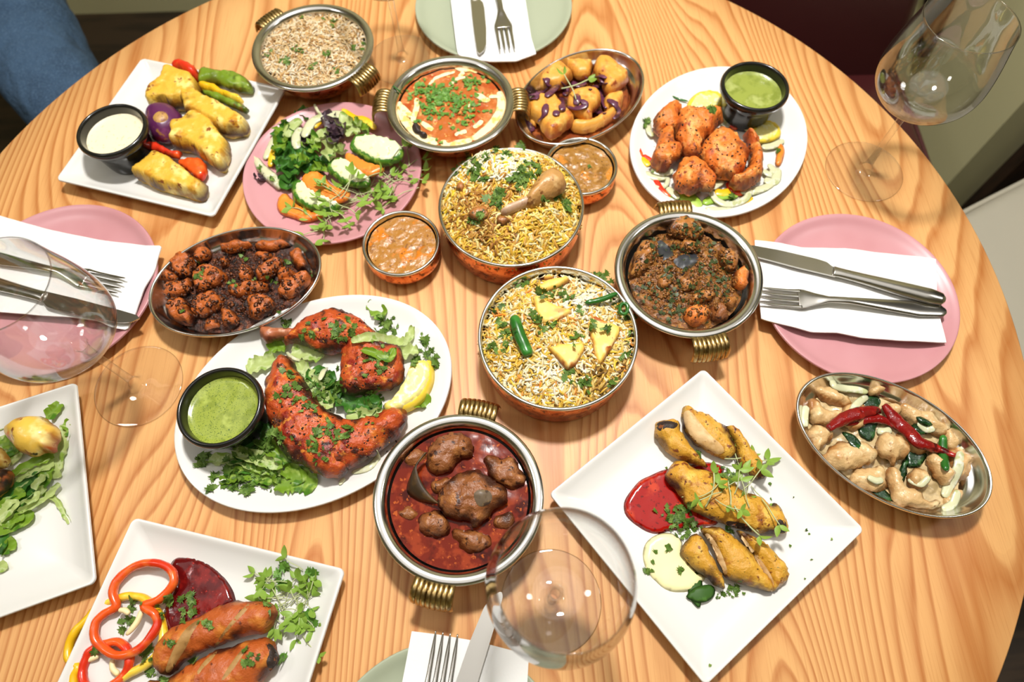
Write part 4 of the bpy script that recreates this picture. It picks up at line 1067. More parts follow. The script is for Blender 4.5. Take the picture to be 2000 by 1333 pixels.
K5 = [(270, 950), (330, 870), (370, 848), (420, 880), (440, 930), (480, 1000), (520, 1080), (545, 1180), (500, 1170), (440, 1120), (380, 1080), (310, 1010)]
K6 = [(395, 820), (450, 800), (520, 815), (590, 860), (660, 920), (720, 990), (780, 1080), (830, 1150), (832, 1200), (760, 1190), (680, 1160), (600, 1140), (540, 1110), (520, 1060), (480, 960), (430, 870)]
K7 = [(605, 830), (640, 825), (720, 870), (790, 910), (860, 980), (915, 1050), (920, 1120), (880, 1170), (830, 1200), (800, 1140), (750, 1050), (690, 960), (640, 890)]
kl = ['yellow kebab end piece with charred tip at the corner of the top row', 'yellow kebab piece showing a long pale cut face', 'yellow kebab end piece with black charred tail in the top row',
      'longest yellow kebab lying on red sauce under microgreens', 'small yellow kebab end piece beside the pale yellow sauce', 'middle yellow kebab slice of the bottom row', 'last yellow kebab slice of the bottom row with pale cut edge']
kp = []
for i, (p, T) in enumerate(((K1, .022), (K2, .020), (K3, .019), (K4, .024), (K5, .020), (K6, .023), (K7, .022))):
    kp.append(piece('kebab_piece', 'S2', p, .0095, T, M['malai'], kl[i], 'kebab', kb, res=.0024, amps=((.0013, 75), (.0012, 130, 'v'), (.0008, 230))))
def cut(par, zm, pts, m='cutmeat', name='cut_face'):
    bb = bvh([par]); return decal(name, zm, pts, bb, M[m], .0003, par, .0022)
cut(kp[1], 'S2', [(296, 122), (318, 98), (350, 118), (400, 180), (460, 250), (525, 310), (540, 350), (500, 365), (450, 345), (400, 312), (345, 262), (305, 195)])
cut(kp[5], 'S2', [(425, 850), (450, 850), (490, 900), (530, 980), (560, 1070), (550, 1095), (530, 1075), (490, 980), (450, 900)])
cut(kp[6], 'S2', [(622, 850), (650, 860), (700, 920), (760, 1000), (820, 1090), (842, 1150), (832, 1188), (805, 1140), (755, 1050), (695, 960), (645, 890)])
cut(kp[2], 'S2', [(775, 460), (805, 465), (792, 500), (745, 515), (745, 480)], 'malaichar', 'charred_tip')
cut(kp[3], 'S2', [(870, 760), (915, 780), (915, 835), (880, 845), (860, 810)], 'malaichar', 'charred_tip')
cut(kp[3], 'S2', [(560, 770), (640, 780), (700, 800), (700, 835), (620, 815), (560, 795)], 'malaichar', 'charred_tip')
cut(kp[0], 'S2', [(128, 190), (160, 165), (220, 165), (260, 180), (240, 210), (190, 205), (150, 225)], 'malaichar', 'charred_tip')
cut(kp[1], 'S2', [(545, 200), (560, 215), (590, 262), (600, 300), (585, 275), (560, 235)], 'malaichar', 'charred_tip')
b = bvh()
for pts, lab in (([(625, 870), (660, 870), (678, 910), (675, 960), (668, 1017), (650, 1010), (620, 970), (618, 920)], 'dark green curry leaf, lower of the two under the kebabs'), ([(610, 970), (640, 935), (690, 920), (725, 925), (734, 955), (710, 985), (670, 996), (630, 985)], 'dark green curry leaf lying across another beside the kebabs')):
    o = piece('curry_leaf', 'S', pts, .0100 if 'lower' in lab else .0122, .0010, M['curryleaf'], lab, 'leaf', 'curry leaves', amps=(), res=.003, zfun=lambda V2: .0010 * np.cos((V2[:, 0] - V2[:, 0].mean()) * 200))
b = bvh()
herbs('chopped_coriander', 'S', [(520, 610, 16, 10), (560, 640, 22, 18), (600, 640, 26, 26), (620, 670, 22, 16), (590, 600, 14, 8), (600, 715, 16, 6), (535, 765, 6, 4), (478, 780, 5, 2), (462, 862, 12, 7), (577, 856, 6, 2), (665, 360, 8, 4), (820, 940, 16, 10), (790, 945, 12, 5), (640, 575, 12, 5), (790, 690, 12, 8), (760, 460, 26, 16), (800, 430, 20, 10)], 'chopped coriander between the kebabs and their sauces', .003, .0075, b=b, tilt=.9)
herbs('coriander_crumbs', 'S', [(965, 490, 0, 1), (970, 555, 0, 1), (1065, 548, 0, 1), (1118, 688, 0, 1), (1050, 755, 0, 1), (1142, 815, 0, 1), (1115, 897, 0, 1), (1228, 728, 0, 1), (712, 1266, 0, 1), (853, 958, 0, 1), (1130, 705, 0, 1), (745, 970, 6, 3), (525, 425, 0, 1)], 'tiny green crumbs scattered over the square kebab plate', .002, .0038, b=b)
SPK = 'microgreen sprig on the longest yellow kebab'; SPG = 'microgreens on the yellow kebabs'
sprigs('S2', [(280, 628, 10), (420, 690, 60), (480, 640, -40), (380, 630, 20), (600, 610, 75), (560, 560, 30), (690, 690, 95), (640, 520, 100), (600, 430, 0), (700, 560, -60), (520, 600, 200), (640, 590, 45), (760, 640, -70), (600, 680, -70), (740, 840, 120), (540, 395, -5), (680, 470, -110), (560, 500, -100)], b, SPK, SPG, .026, .0115)

# ---------------------------------------------------------------- orange kebabs, pepper rings
use(PL['bl'])
piece('plum_sauce', 'BL', [(775, 345), (810, 302), (870, 288), (950, 300), (1040, 345), (1110, 410), (1160, 470), (1192, 540), (1195, 600), (1100, 650), (1000, 710), (880, 780), (770, 830), (720, 740), (735, 640), (785, 540), (795, 420)], .0086, .0036, M['plumsauce'], 'glossy dark red sauce puddle beside the pepper rings', 'sauce', w=.004, amps=((.0005, 60),), under=.1)
def ring(label, pts, m, z, w=.0075, h=.0095, piths=()):
    t = thing('pepper_ring', label, 'pepper', tuple(P(zp('BL', np.mean(pts, 0)), z)), 'sweet pepper rings')
    strip3('flesh', [P(zp('BL', p), z + h / 2 + .001 * math.sin(i * 1.7)) for i, p in enumerate(pts)], w, h, M[m], n=10, closed=True, amps=((.0006, 110),), parent=t)
    for q in piths:
        strip3('pith', [P(zp('BL', p), z + h * .45) for p in q], .005, .005, M['pith'], parent=t, lo=.5)
ring('yellow pepper ring under the orange-red pepper ring', [(610, 570), (520, 550), (430, 570), (310, 620), (240, 700), (160, 780), (115, 880), (120, 960), (180, 1010), (150, 1080), (170, 1180), (300, 1210), (400, 1130), (500, 1060), (600, 1010), (680, 940), (730, 840), (720, 720), (680, 640)], 'yelpep', .0095, piths=[[(400, 960), (400, 1020), (440, 1060)]])
ring('red pepper ring at the edge of the kebab plate', [(230, 960), (260, 905), (350, 862), (430, 850), (490, 890), (510, 970), (490, 1040), (430, 1110), (300, 1170), (220, 1130), (205, 1040)], 'redpep', .0115, piths=[[(200, 980), (260, 960), (310, 940)]])
ring('two-lobed orange-red pepper ring topmost on the kebab plate', [(785, 390), (720, 345), (620, 335), (520, 370), (440, 440), (400, 530), (425, 615), (350, 665), (290, 730), (285, 820), (340, 890), (430, 935), (540, 915), (630, 840), (690, 740), (670, 665), (605, 615), (700, 575), (770, 510), (800, 450)], 'orangepep', .0165, piths=[[(440, 640), (480, 645), (510, 665)], [(590, 640), (560, 720), (490, 805)]])
k1 = piece('kebab_piece', 'BL', [(680, 910), (720, 830), (790, 760), (870, 710), (960, 690), (1040, 640), (1130, 600), (1210, 580), (1285, 585), (1430, 590), (1470, 650), (1460, 720), (1400, 790), (1310, 800), (1200, 840), (1080, 880), (980, 920), (890, 960), (820, 1030), (760, 1070), (700, 1040), (675, 980)], .0095, .026, M['seekh'], 'orange slashed kebab lying beside the dark red sauce', 'kebab', 'orange kebabs', res=.0024, amps=((.0013, 75), (.0010, 130, 'v'), (.0008, 230)))
k2 = piece('kebab_piece', 'BL', [(630, 1110), (720, 1090), (800, 1060), (890, 1000), (980, 950), (1060, 910), (1180, 880), (1280, 840), (1380, 820), (1440, 840), (1480, 910), (1490, 980), (1420, 1060), (1360, 1140), (1250, 1210), (1000, 1260), (720, 1240)], .0095, .027, M['seekh'], 'orange slashed kebab with charred tip at the photo edge', 'kebab', 'orange kebabs', res=.0024, amps=((.0013, 75), (.0010, 130, 'v'), (.0008, 230)))
cut(k1, 'BL', [(985, 690), (960, 730), (915, 800), (880, 880), (830, 960), (775, 1045), (745, 1030), (780, 930), (830, 830), (890, 750)], 'cutseekh')
cut(k1, 'BL', [(1285, 600), (1275, 640), (1200, 720), (1130, 800), (1080, 880), (1060, 880), (1130, 770), (1210, 670)], 'cutseekh')
cut(k2, 'BL', [(1080, 910), (1050, 960), (990, 1020), (960, 1060), (950, 1040), (1010, 960)], 'cutseekh')
cut(k2, 'BL', [(1285, 870), (1250, 930), (1190, 1020), (1130, 1090), (1110, 1090), (1170, 990), (1240, 900)], 'cutseekh')
cut(k2, 'BL', [(1400, 860), (1440, 870), (1475, 930), (1480, 985), (1430, 1040), (1400, 980), (1420, 920)], 'malaichar', 'charred_tip')
b = bvh()
herbs('chopped_coriander', 'BL', [(545, 595, 22, 7), (770, 580, 24, 10), (710, 670, 16, 6), (890, 650, 30, 10), (920, 600, 14, 4), (470, 740, 30, 6), (520, 715, 12, 4), (620, 945, 24, 8), (645, 890, 14, 3), (770, 830, 16, 4), (1010, 740, 26, 8), (1290, 945, 26, 8), (930, 960, 24, 5), (650, 1050, 14, 4), (720, 1085, 14, 5), (905, 540, 8, 2), (280, 905, 10, 3), (1390, 630, 18, 5)], 'chopped coriander over the orange kebabs and pepper rings', .004, .0085, b=b)
spots = [(1580 + np.clip(RNG.normal(0, 75), -130, 90), 600 + RNG.normal(0, 100), RNG.uniform(0, 360)) for _ in range(36)]
sprigs('BL', spots, b, 'microgreen sprig in the heap beside the orange kebabs', 'microgreens beside the orange kebabs', .019, .0115)
herbs('coriander_leaves', 'BL', [(1490, 455, 22, 8), (1520, 350, 12, 5), (1375, 500, 14, 5), (1690, 700, 24, 8), (1695, 385, 8, 3), (1490, 970, 14, 5)], 'fresh coriander leaves in the microgreen heap', .007, .011, m='coriander2', b=b)

# ---------------------------------------------------------------- grilled paneer plate
use(PL['tl'])
pk = 'grilled paneer and vegetables'
for nm, pts, T, m, lab, cat, z in [
    ('paneer_piece', [(970, 400), (1000, 350), (1060, 290), (1085, 225), (1130, 210), (1200, 230), (1285, 265), (1310, 330), (1250, 400), (1200, 430), (1120, 440), (1050, 435), (990, 445)], .030, 'paneer', 'charred yellow paneer piece behind the onion wedge', 'paneer', .0095),
    ('paneer_piece', [(1185, 360), (1190, 310), (1220, 303), (1290, 340), (1360, 390), (1450, 440), (1540, 490), (1600, 520), (1624, 560), (1612, 602), (1540, 617), (1470, 612), (1380, 572), (1300, 525), (1230, 505), (1205, 430)], .030, 'paneer', 'longest charred yellow paneer piece on the square plate', 'paneer', .0095),
    ('paneer_piece', [(1120, 690), (1140, 650), (1130, 600), (1160, 560), (1220, 555), (1260, 512), (1330, 508), (1400, 550), (1450, 620), (1500, 680), (1502, 740), (1482, 790), (1470, 838), (1430, 842), (1380, 812), (1320, 772), (1240, 722)], .030, 'paneer', 'folded yellow paneer piece beside the onion wedge', 'paneer', .0095),
    ('paneer_piece', [(880, 885), (930, 840), (990, 790), (1040, 755), (1100, 770), (1170, 810), (1230, 860), (1310, 920), (1357, 965), (1342, 1010), (1297, 1037), (1220, 1017), (1130, 992), (1030, 962), (950, 922)], .028, 'paneer', 'charred yellow paneer piece nearest the plate corner', 'paneer', .0095),
    ('pepper_piece', [(1130, 200), (1160, 170), (1220, 163), (1280, 190), (1302, 220), (1292, 262), (1220, 242), (1160, 217)], .026, 'redpep', 'glossy red pepper piece at the top of the paneer plate', 'pepper', .014),
    ('pepper_piece', [(1285, 250), (1300, 210), (1340, 188), (1400, 203), (1470, 213), (1560, 223), (1620, 258), (1657, 305), (1642, 342), (1590, 342), (1520, 327), (1440, 302), (1360, 287), (1300, 287)], .020, 'greenpep', 'large green pepper piece at the plate corner', 'pepper', .012),
    ('pepper_piece', [(1310, 330), (1400, 340), (1480, 370), (1560, 410), (1622, 450), (1602, 472), (1540, 452), (1460, 422), (1380, 382)], .012, 'greenpep', 'thin grilled green pepper strip behind the longest paneer', 'pepper', .016),
    ('pepper_piece', [(1290, 305), (1340, 280), (1420, 298), (1460, 335), (1560, 365), (1592, 400), (1540, 405), (1440, 365), (1350, 335)], .016, 'yelpep', 'yellow pepper piece under the large green pepper', 'pepper', .012),
    ('pepper_piece', [(955, 690), (980, 668), (1050, 678), (1110, 718), (1192, 720), (1172, 772), (1100, 757), (1030, 737), (975, 717)], .012, 'redpep', 'red pepper strip beside the cream dip', 'pepper', .016),
    ('pepper_piece', [(1160, 790), (1230, 768), (1312, 773), (1352, 830), (1347, 890), (1300, 912), (1240, 862), (1190, 832)], .014, 'orangepep', 'orange-red pepper curl tucked behind the corner paneer', 'pepper', .012)]:
    piece(nm, 'A', pts, z, T, M[m], lab, cat, pk, w=.0065 if 'paneer' in nm else None, res=.0027, amps=((.0018, 60), (.0016, 90, 'v'), (.0008, 220)), burn=.95)
ow = piece('onion_wedge', 'A', [(960, 510), (1000, 460), (1070, 438), (1140, 450), (1190, 490), (1207, 540), (1182, 590), (1130, 642), (1070, 662), (1000, 642), (970, 590)], .0095, .036, M['onionskin'], 'grilled purple onion half between ramekin and paneer', 'onion', pk, res=.003, amps=((.0006, 60),))

cut(ow, 'A', [(995, 500), (1020, 465), (1060, 458), (1090, 480), (1092, 510), (1060, 530), (1015, 528)], 'onionroot', 'root_end')
cut(ow, 'A', [(1015, 500), (1030, 480), (1055, 476), (1072, 490), (1068, 508), (1040, 515)], 'onionskin', 'root_core')

# ---------------------------------------------------------------- chicken tikka plate
use(PL['ti'])
VL = 'cooked vegetable strips under the tikka'
def vs(nm, pts, w, h, m, lab, cat, z=.0125):
    strip(nm, 'TI', pts, z, w, h, M[m], label=lab, cat=cat, group=VL)
OL = 'soft white onion strip on the tikka plate'
for pts, w in [([(170, 930), (280, 960), (370, 950)], .012), ([(200, 960), (240, 1040), (350, 1040), (380, 960)], .007), ([(370, 1050), (420, 1100), (470, 1150)], .009), ([(750, 1080), (800, 1160), (900, 1200), (1050, 1150), (1090, 1060)], .009), ([(1210, 980), (1300, 1000), (1330, 880)], .012),
               ([(205, 480), (210, 560), (250, 605)], .008), ([(780, 360), (850, 450), (895, 530)], .012), ([(950, 490), (1050, 520), (1090, 560)], .012), ([(1100, 1080), (1200, 1060), (1290, 1010)], .010), ([(760, 1060), (820, 1020), (850, 990)], .008), ([(1190, 700), (1280, 690), (1380, 640)], .010), ([(1200, 900), (1260, 940), (1290, 900), (1250, 850)], .009), ([(700, 1230), (850, 1240), (960, 1215)], .007), ([(230, 900), (330, 920), (420, 900)], .012), ([(1000, 1080), (1100, 1090), (1230, 1050)], .010)]:
    vs('onion_strip', pts, w, .003, 'onionw', OL, 'onion', .0125 + RNG.uniform(0, .003))
for pts, w, lab in [([(95, 640), (120, 720), (150, 790)], .007, 'red pepper sliver nearest the rim of the tikka plate'), ([(160, 770), (220, 810), (250, 850)], .007, 'red pepper sliver under the left-most tikka piece'), ([(260, 970), (320, 1070), (400, 1135)], .008, 'long red pepper strip near the brass handle'), ([(900, 1000), (960, 1080), (1040, 1090)], .012, 'red pepper strip under the charred tikka piece'), ([(890, 450), (930, 510), (980, 540)], .009, 'red pepper strip beside the ramekin base')]:
    vs('pepper_strip', pts, w, .004, 'redpep', lab, 'pepper')
for pts, w, lab in [([(310, 1105), (360, 1130), (410, 1155)], .012, 'short green pepper strip near the brass handle'), ([(430, 1100), (560, 1140), (650, 1230)], .018, 'broad green pepper strip on the tikka plate'), ([(680, 1190), (830, 1130), (990, 1110)], .012, 'long green pepper strip on the tikka plate')]:
    vs('pepper_strip', pts, w, .004, 'greenpep2', lab, 'pepper', .0115)
for pts, w, lab in [([(140, 790), (180, 830), (220, 860)], .010, 'yellow pepper piece at the rim of the tikka plate'), ([(780, 1085), (850, 1100), (930, 1080)], .012, 'yellow pepper strip under the tikka'), ([(980, 1205), (1040, 1180), (1105, 1135)], .009, 'yellow pepper strip at the near rim of the tikka plate')]:
    vs('pepper_strip', pts, w, .004, 'yelpep', lab, 'pepper')
piece('carrot_slice', 'TI', [(1340, 665), (1372, 680), (1390, 740), (1372, 820), (1340, 868), (1308, 840), (1320, 750)], .0105, .005, M['carrot'], 'orange carrot slice at the edge of the tikka plate', 'carrot', amps=())
def lemon_slice(zm, pts, z, lab, t=.005):
    l = thing('lemon_slice', lab, 'lemon', tuple(P(zp(zm, np.mean(pts, 0)), z)), 'lemon slices')
    piece('rind', zm, pts, z, t, M['lemonrind'], parent=l, amps=(), w=.0015)
    c = np.mean(pts, 0); piece('flesh', zm, [tuple(c + (np.array(p) - c) * .87) for p in pts], z + .0008, t, M['lemonflesh'], parent=l, amps=((.0003, 300),), w=.001)
lemon_slice('TI', [(540, 330), (580, 268), (640, 225), (720, 210), (800, 220), (862, 262), (850, 340), (760, 400), (690, 420), (600, 420), (540, 390)], .0110, 'lemon slice behind the tikka pieces')
lemon_slice('TI', [(1060, 600), (1090, 560), (1150, 510), (1230, 470), (1300, 488), (1352, 550), (1347, 612), (1280, 652), (1190, 667), (1110, 650)], .0120, 'lemon slice in front of the tikka plate ramekin')
tl = ['orange tikka piece at the back beside the lemon slice', 'largest orange tikka piece in the middle', 'oval orange tikka piece nearest the biryani pot', 'orange folded tikka piece with dark herb flecks', 'round orange tikka piece in front', 'orange tikka piece with charred top edge']
TIK = [[(250, 520), (270, 440), (320, 380), (380, 345), (430, 338), (480, 360), (497, 400), (470, 450), (450, 520), (430, 570), (340, 580), (280, 592)],
       [(430, 560), (440, 480), (480, 400), (540, 373), (600, 390), (680, 400), (760, 393), (830, 430), (845, 470), (800, 540), (760, 600), (700, 640), (662, 700), (642, 780), (590, 807), (530, 792), (490, 742), (470, 680), (435, 620)],
       [(300, 590), (340, 558), (400, 558), (432, 610), (452, 690), (492, 720), (482, 790), (422, 852), (370, 907), (300, 892), (240, 852), (228, 810), (258, 720), (280, 660)],
       [(660, 700), (700, 640), (760, 580), (820, 548), (880, 558), (940, 588), (990, 650), (1050, 720), (1082, 780), (1052, 880), (1000, 942), (930, 987), (870, 972), (800, 962), (760, 902), (690, 852), (658, 790)],
       [(418, 980), (440, 920), (480, 850), (520, 808), (600, 818), (660, 848), (720, 898), (762, 950), (793, 1010), (762, 1082), (700, 1102), (640, 1082), (580, 1122), (500, 1102), (438, 1062)],
       [(1020, 610), (1060, 578), (1100, 598), (1142, 650), (1172, 730), (1197, 820), (1192, 930), (1152, 1002), (1090, 1052), (1010, 1062), (930, 1042), (900, 1000), (1000, 950), (1060, 880), (1085, 780), (1060, 700)]]
many('tikka_piece', 'TI', TIK, [.014, .015, .014, .015, .014, .013], [.028, .034, .028, .032, .030, .028], 'tikka', None, 'chicken', 'orange chicken tikka pieces', labels=tl, res=.0022, amps=((.0030, 72), (.0016, 120, 'v'), (.0017, 170), (.0008, 320)))
b = bvh()
herbs('coriander_leaves', 'TI', [(195, 480, 16, 6), (740, 380, 14, 6), (180, 525, 10, 3), (930, 1145, 10, 3), (1330, 745, 6, 2), (240, 915, 6, 1)], 'dark coriander leaves around the tikka pieces', .006, .010, b=b)
crumbs('spice_flakes', 'TI', [(640, 560, 190, 220, 60), (850, 780, 200, 200, 60), (340, 640, 110, 260, 40), (600, 960, 180, 140, 40), (1110, 850, 80, 200, 30)], 'dark charred flecks on the tikka pieces', 'flake', .0006, .0017, b)
strip('coriander_stalk', 'TI', [(415, 258), (480, 285), (550, 302)], .012, .0025, .0025, M['chilli'], label='green herb stalk lying behind the tikka lemon slice', cat='herb stalk')

# ---------------------------------------------------------------- fried paneer with purple onion (oval dish)
start(); c, a, bb_, dg = OVD['p']
pool('masala_sauce', c, (a * .80, bb_ * .78), dg, .013, mat('paneer_sauce', '7a3a1c', .2, layers=[('9a5424', 60, .48, .7), ('4a2012', 50, .52, .7)], bump=[(120, .4, .002)], coat=.5), 'oily brown sauce under the fried paneer', 'sauce', amp=.0012)
OPP = [[(350, 480), (400, 400), (470, 330), (560, 258), (640, 258), (720, 320), (795, 400), (740, 470), (640, 560), (560, 570), (430, 572), (355, 562)],
       [(700, 215), (760, 228), (1042, 238), (1037, 350), (1000, 420), (840, 420), (760, 345), (700, 290)],
       [(1060, 330), (1080, 220), (1160, 193), (1300, 228), (1400, 318), (1505, 400), (1495, 490), (1400, 562), (1280, 642), (1200, 620), (1170, 500), (1100, 430)],
       [(200, 850), (260, 740), (330, 678), (450, 688), (560, 688), (620, 760), (700, 860), (805, 960), (795, 1030), (690, 1102), (560, 1202), (470, 1202), (390, 1102), (335, 1000), (220, 930)],
       [(710, 720), (780, 640), (900, 600), (1080, 598), (1155, 680), (1135, 790), (1060, 860), (1045, 992), (930, 962), (800, 912), (720, 832)],
       [(800, 1000), (1000, 1000), (1150, 920), (1280, 840), (1350, 800), (1385, 850), (1335, 950), (1200, 1042), (1050, 1112), (900, 1132), (755, 1092)],
       [(1200, 700), (1330, 640), (1445, 628), (1440, 760), (1390, 852), (1300, 842), (1210, 850)],
       [(160, 930), (230, 900), (300, 980), (320, 1060), (240, 1040), (170, 1000)]]
many('paneer_piece', 'OP', OPP, [.013, .013, .015, .016, .018, .012, .012, .011], [.022, .02, .024, .024, .022, .018, .018, .014], 'paneerfry', None, 'paneer', 'fried paneer in the oval dish',
     labels=['fried golden paneer slab at the back of the small oval dish', 'pale golden paneer slab at the far rim of the oval dish', 'golden paneer slab at the rounded far end of the oval dish', 'largest reddish paneer slab near the brass handle', 'golden paneer block in the middle of the oval dish', 'long golden paneer slice nearest the small katori', 'small golden paneer corner at the side of the oval dish', 'small paneer bit at the pointed end of the oval dish'], w=.009, res=.0028, amps=((.0012, 70), (.0006, 200)))
b = bvh()
for pts in [[(210, 660), (330, 630), (415, 600)], [(375, 385), (450, 450), (475, 540), (400, 595)], [(430, 670), (500, 620), (605, 520)], [(640, 690), (650, 800), (672, 865)], [(450, 770), (420, 880), (335, 995)], [(950, 420), (1050, 440), (1150, 400), (1225, 430)], [(1010, 580), (1130, 530), (1235, 500)], [(1140, 560), (1180, 680), (1225, 825)], [(720, 800), (850, 820), (955, 780), (900, 715)], [(950, 800), (1100, 870), (1205, 895)], [(1240, 710), (1350, 780), (1372, 870), (1310, 960)], [(590, 850), (560, 925)], [(230, 720), (300, 690), (330, 640)], [(780, 480), (870, 530), (960, 480)], [(640, 480), (700, 560), (690, 660)], [(840, 640), (850, 720), (820, 780)], [(1150, 420), (1190, 480), (1150, 520)], [(180, 860), (200, 1000), (280, 1120)]]:
    strip3('onion_strip', on(b, 'OP', pts, .002, .015), .0090, .0022, M['onionp'], label='glossy purple onion strip over the fried paneer', cat='onion', group='purple onion strips', amps=((.0008, 130),))
sprigs('OP', [(830, 740, 112), (545, 615, 8)], b, 'green herb sprig crossing another on top of the fried paneer', 'sprigs on the fried paneer', .042, .013, lift=.005)

# ---------------------------------------------------------------- dark chicken in the oval dish
start(); c, a, bb_, dg = OVD['d']
pool('dark_masala', c, (a * .87, bb_ * .86), dg, .0180, M['masala'], 'dark oily masala bed in the oval chicken dish', 'curry', amp=.0042, sc=120, dome=.008, rings=44, n=140)
ODQ = [[(300, 540), (340, 450), (400, 398), (480, 388), (560, 420), (602, 480), (555, 560), (532, 642), (450, 657), (370, 622)], [(560, 420), (630, 340), (690, 313), (760, 350), (772, 410), (690, 472), (610, 492)],
       [(235, 650), (280, 558), (350, 598), (392, 660), (340, 712), (258, 692)], [(560, 640), (620, 570), (720, 528), (840, 538), (932, 600), (942, 660), (870, 742), (760, 782), (660, 812), (588, 792)],
       [(218, 800), (300, 720), (430, 688), (540, 658), (562, 740), (500, 832), (400, 862), (278, 882)], [(268, 1000), (310, 928), (400, 888), (490, 908), (542, 1000), (572, 1100), (532, 1172), (420, 1162), (330, 1122), (273, 1070)],
       [(540, 950), (620, 870), (720, 828), (820, 808), (890, 868), (922, 940), (860, 1012), (760, 1062), (650, 1092), (568, 1062)], [(868, 1010), (950, 998), (1030, 1028), (1082, 1100), (1062, 1172), (980, 1192), (888, 1152)],
       [(1168, 900), (1270, 848), (1380, 848), (1462, 900), (1477, 980), (1420, 1042), (1330, 1092), (1250, 1122), (1198, 1070)], [(958, 770), (1060, 728), (1200, 703), (1330, 698), (1412, 730), (1402, 792), (1300, 832), (1180, 852), (1060, 882), (978, 842)],
       [(1068, 600), (1110, 538), (1180, 518), (1232, 560), (1242, 640), (1200, 702), (1120, 717), (1073, 670)], [(1263, 620), (1300, 548), (1400, 478), (1500, 438), (1572, 450), (1562, 560), (1500, 622), (1400, 662), (1298, 692)],
       [(1508, 780), (1560, 698), (1680, 648), (1800, 588), (1877, 610), (1862, 690), (1780, 782), (1690, 862), (1600, 892), (1518, 862)], [(1628, 420), (1700, 348), (1780, 338), (1822, 430), (1872, 550), (1832, 602), (1740, 562), (1678, 500)],
       [(858, 300), (940, 268), (1060, 238), (1180, 248), (1232, 290), (1160, 330), (1050, 360), (950, 382), (878, 352)], [(1238, 300), (1320, 248), (1450, 228), (1600, 238), (1642, 290), (1540, 330), (1420, 360), (1300, 350)],
       [(868, 450), (930, 418), (962, 470), (942, 542), (878, 532)], [(1500, 570), (1600, 538), (1702, 570), (1682, 642), (1560, 692), (1498, 682)], [(1240, 400), (1330, 360), (1430, 380), (1420, 450), (1310, 480)], [(700, 1150), (800, 1110), (870, 1180), (800, 1220), (700, 1220)]]
many('chicken_chunk', 'OD', ODQ, [.018 + .002 * (i % 3) for i in range(20)], [.018, .015, .013, .020, .016, .019, .018, .015, .019, .017, .017, .018, .018, .016, .014, .014, .013, .014, .012, .010], 'darkchick', None, 'chicken', 'dark chicken chunks', labels=['dark chicken chunk with a dark back at the napkin-side end', 'dark chicken small orange chunk next to the far rim near the pink plate', 'dark chicken smallest corner chunk at the napkin-side rim', 'dark chicken large smooth orange chunk left of the dish centre', 'dark chicken dark ridged chunk at the napkin-side rim', 'dark chicken round chunk at the near napkin-side end', 'dark chicken broad chunk at the near rim beside the round one', 'dark chicken small orange chunk at the near rim', 'dark chicken square orange chunk at the near rim by the tandoori plate', 'dark chicken long flat chunk across the dish centre', 'dark chicken upright orange chunk at the dish centre', 'dark chicken forked orange chunk right of the centre', 'dark chicken big blackened chunk at the katori-side end', 'dark chicken slanted chunk at the far katori-side rim', 'dark chicken flat chunk in the middle of the far rim', 'dark chicken wide dark chunk along the far rim near the salad', 'dark chicken small orange bit beside the far chunk', 'dark chicken dark chunk behind the big blackened one', 'dark chicken dark bit behind the upright centre chunk', 'dark chicken sunken bit at the bottom of the near rim'], w=.0065, res=.0024, amps=((.0016, 80), (.0026, 130, 'v'), (.0010, 240)))
b = bvh()
herbs('chopped_coriander', 'OD', [(1115, 430, 25, 5), (625, 620, 22, 5), (1590, 470, 30, 5), (1010, 700, 24, 5), (1230, 660, 20, 3), (660, 480, 60, 5), (1420, 690, 40, 4), (440, 1010, 14, 2), (1860, 600, 20, 2)], 'small coriander bits over the dark chicken', .003, .006, b=b)
crumbs('masala_crumbs', 'OD', [(1000, 740, 800, 430, 620)], 'dark crumbly masala clinging to the oval dish chicken', 'masalabit', .0012, .0032, b, shape=.5)
# ---------------------------------------------------------------- herbed chicken curry (karahi)
start(); c = KC['curry']
pool('curry_gravy', c, (.0610, .0610), 0, .034, M['curry'], 'thick brown gravy of the herbed chicken curry', 'curry', amp=.0042, sc=95, dome=.014, rings=52, n=150)
KP = [[(160, 480), (190, 380), (240, 300), (330, 290), (382, 340), (392, 430), (322, 522), (250, 592), (180, 602), (128, 592)], [(470, 170), (530, 108), (600, 58), (680, 88), (752, 140), (802, 200), (782, 262), (680, 272), (560, 252), (478, 222)],
      [(1058, 620), (1090, 558), (1150, 528), (1197, 590), (1192, 690), (1140, 732), (1078, 702)], [(608, 940), (660, 878), (760, 868), (842, 880), (862, 950), (812, 1022), (720, 1047), (638, 1012)],
      [(860, 870), (940, 858), (1012, 900), (1027, 980), (950, 1017), (868, 992)], [(558, 330), (650, 278), (742, 300), (782, 370), (720, 402), (608, 382)], [(558, 640), (640, 618), (722, 660), (702, 732), (608, 742)],
      [(388, 640), (470, 598), (532, 650), (480, 712), (398, 702)], [(928, 370), (1020, 358), (1112, 430), (1102, 522), (1020, 572), (948, 502)], [(668, 780), (780, 738), (892, 740), (902, 802), (800, 852), (698, 852)], [(948, 820), (1040, 778), (1102, 810), (1062, 892), (978, 882)]]
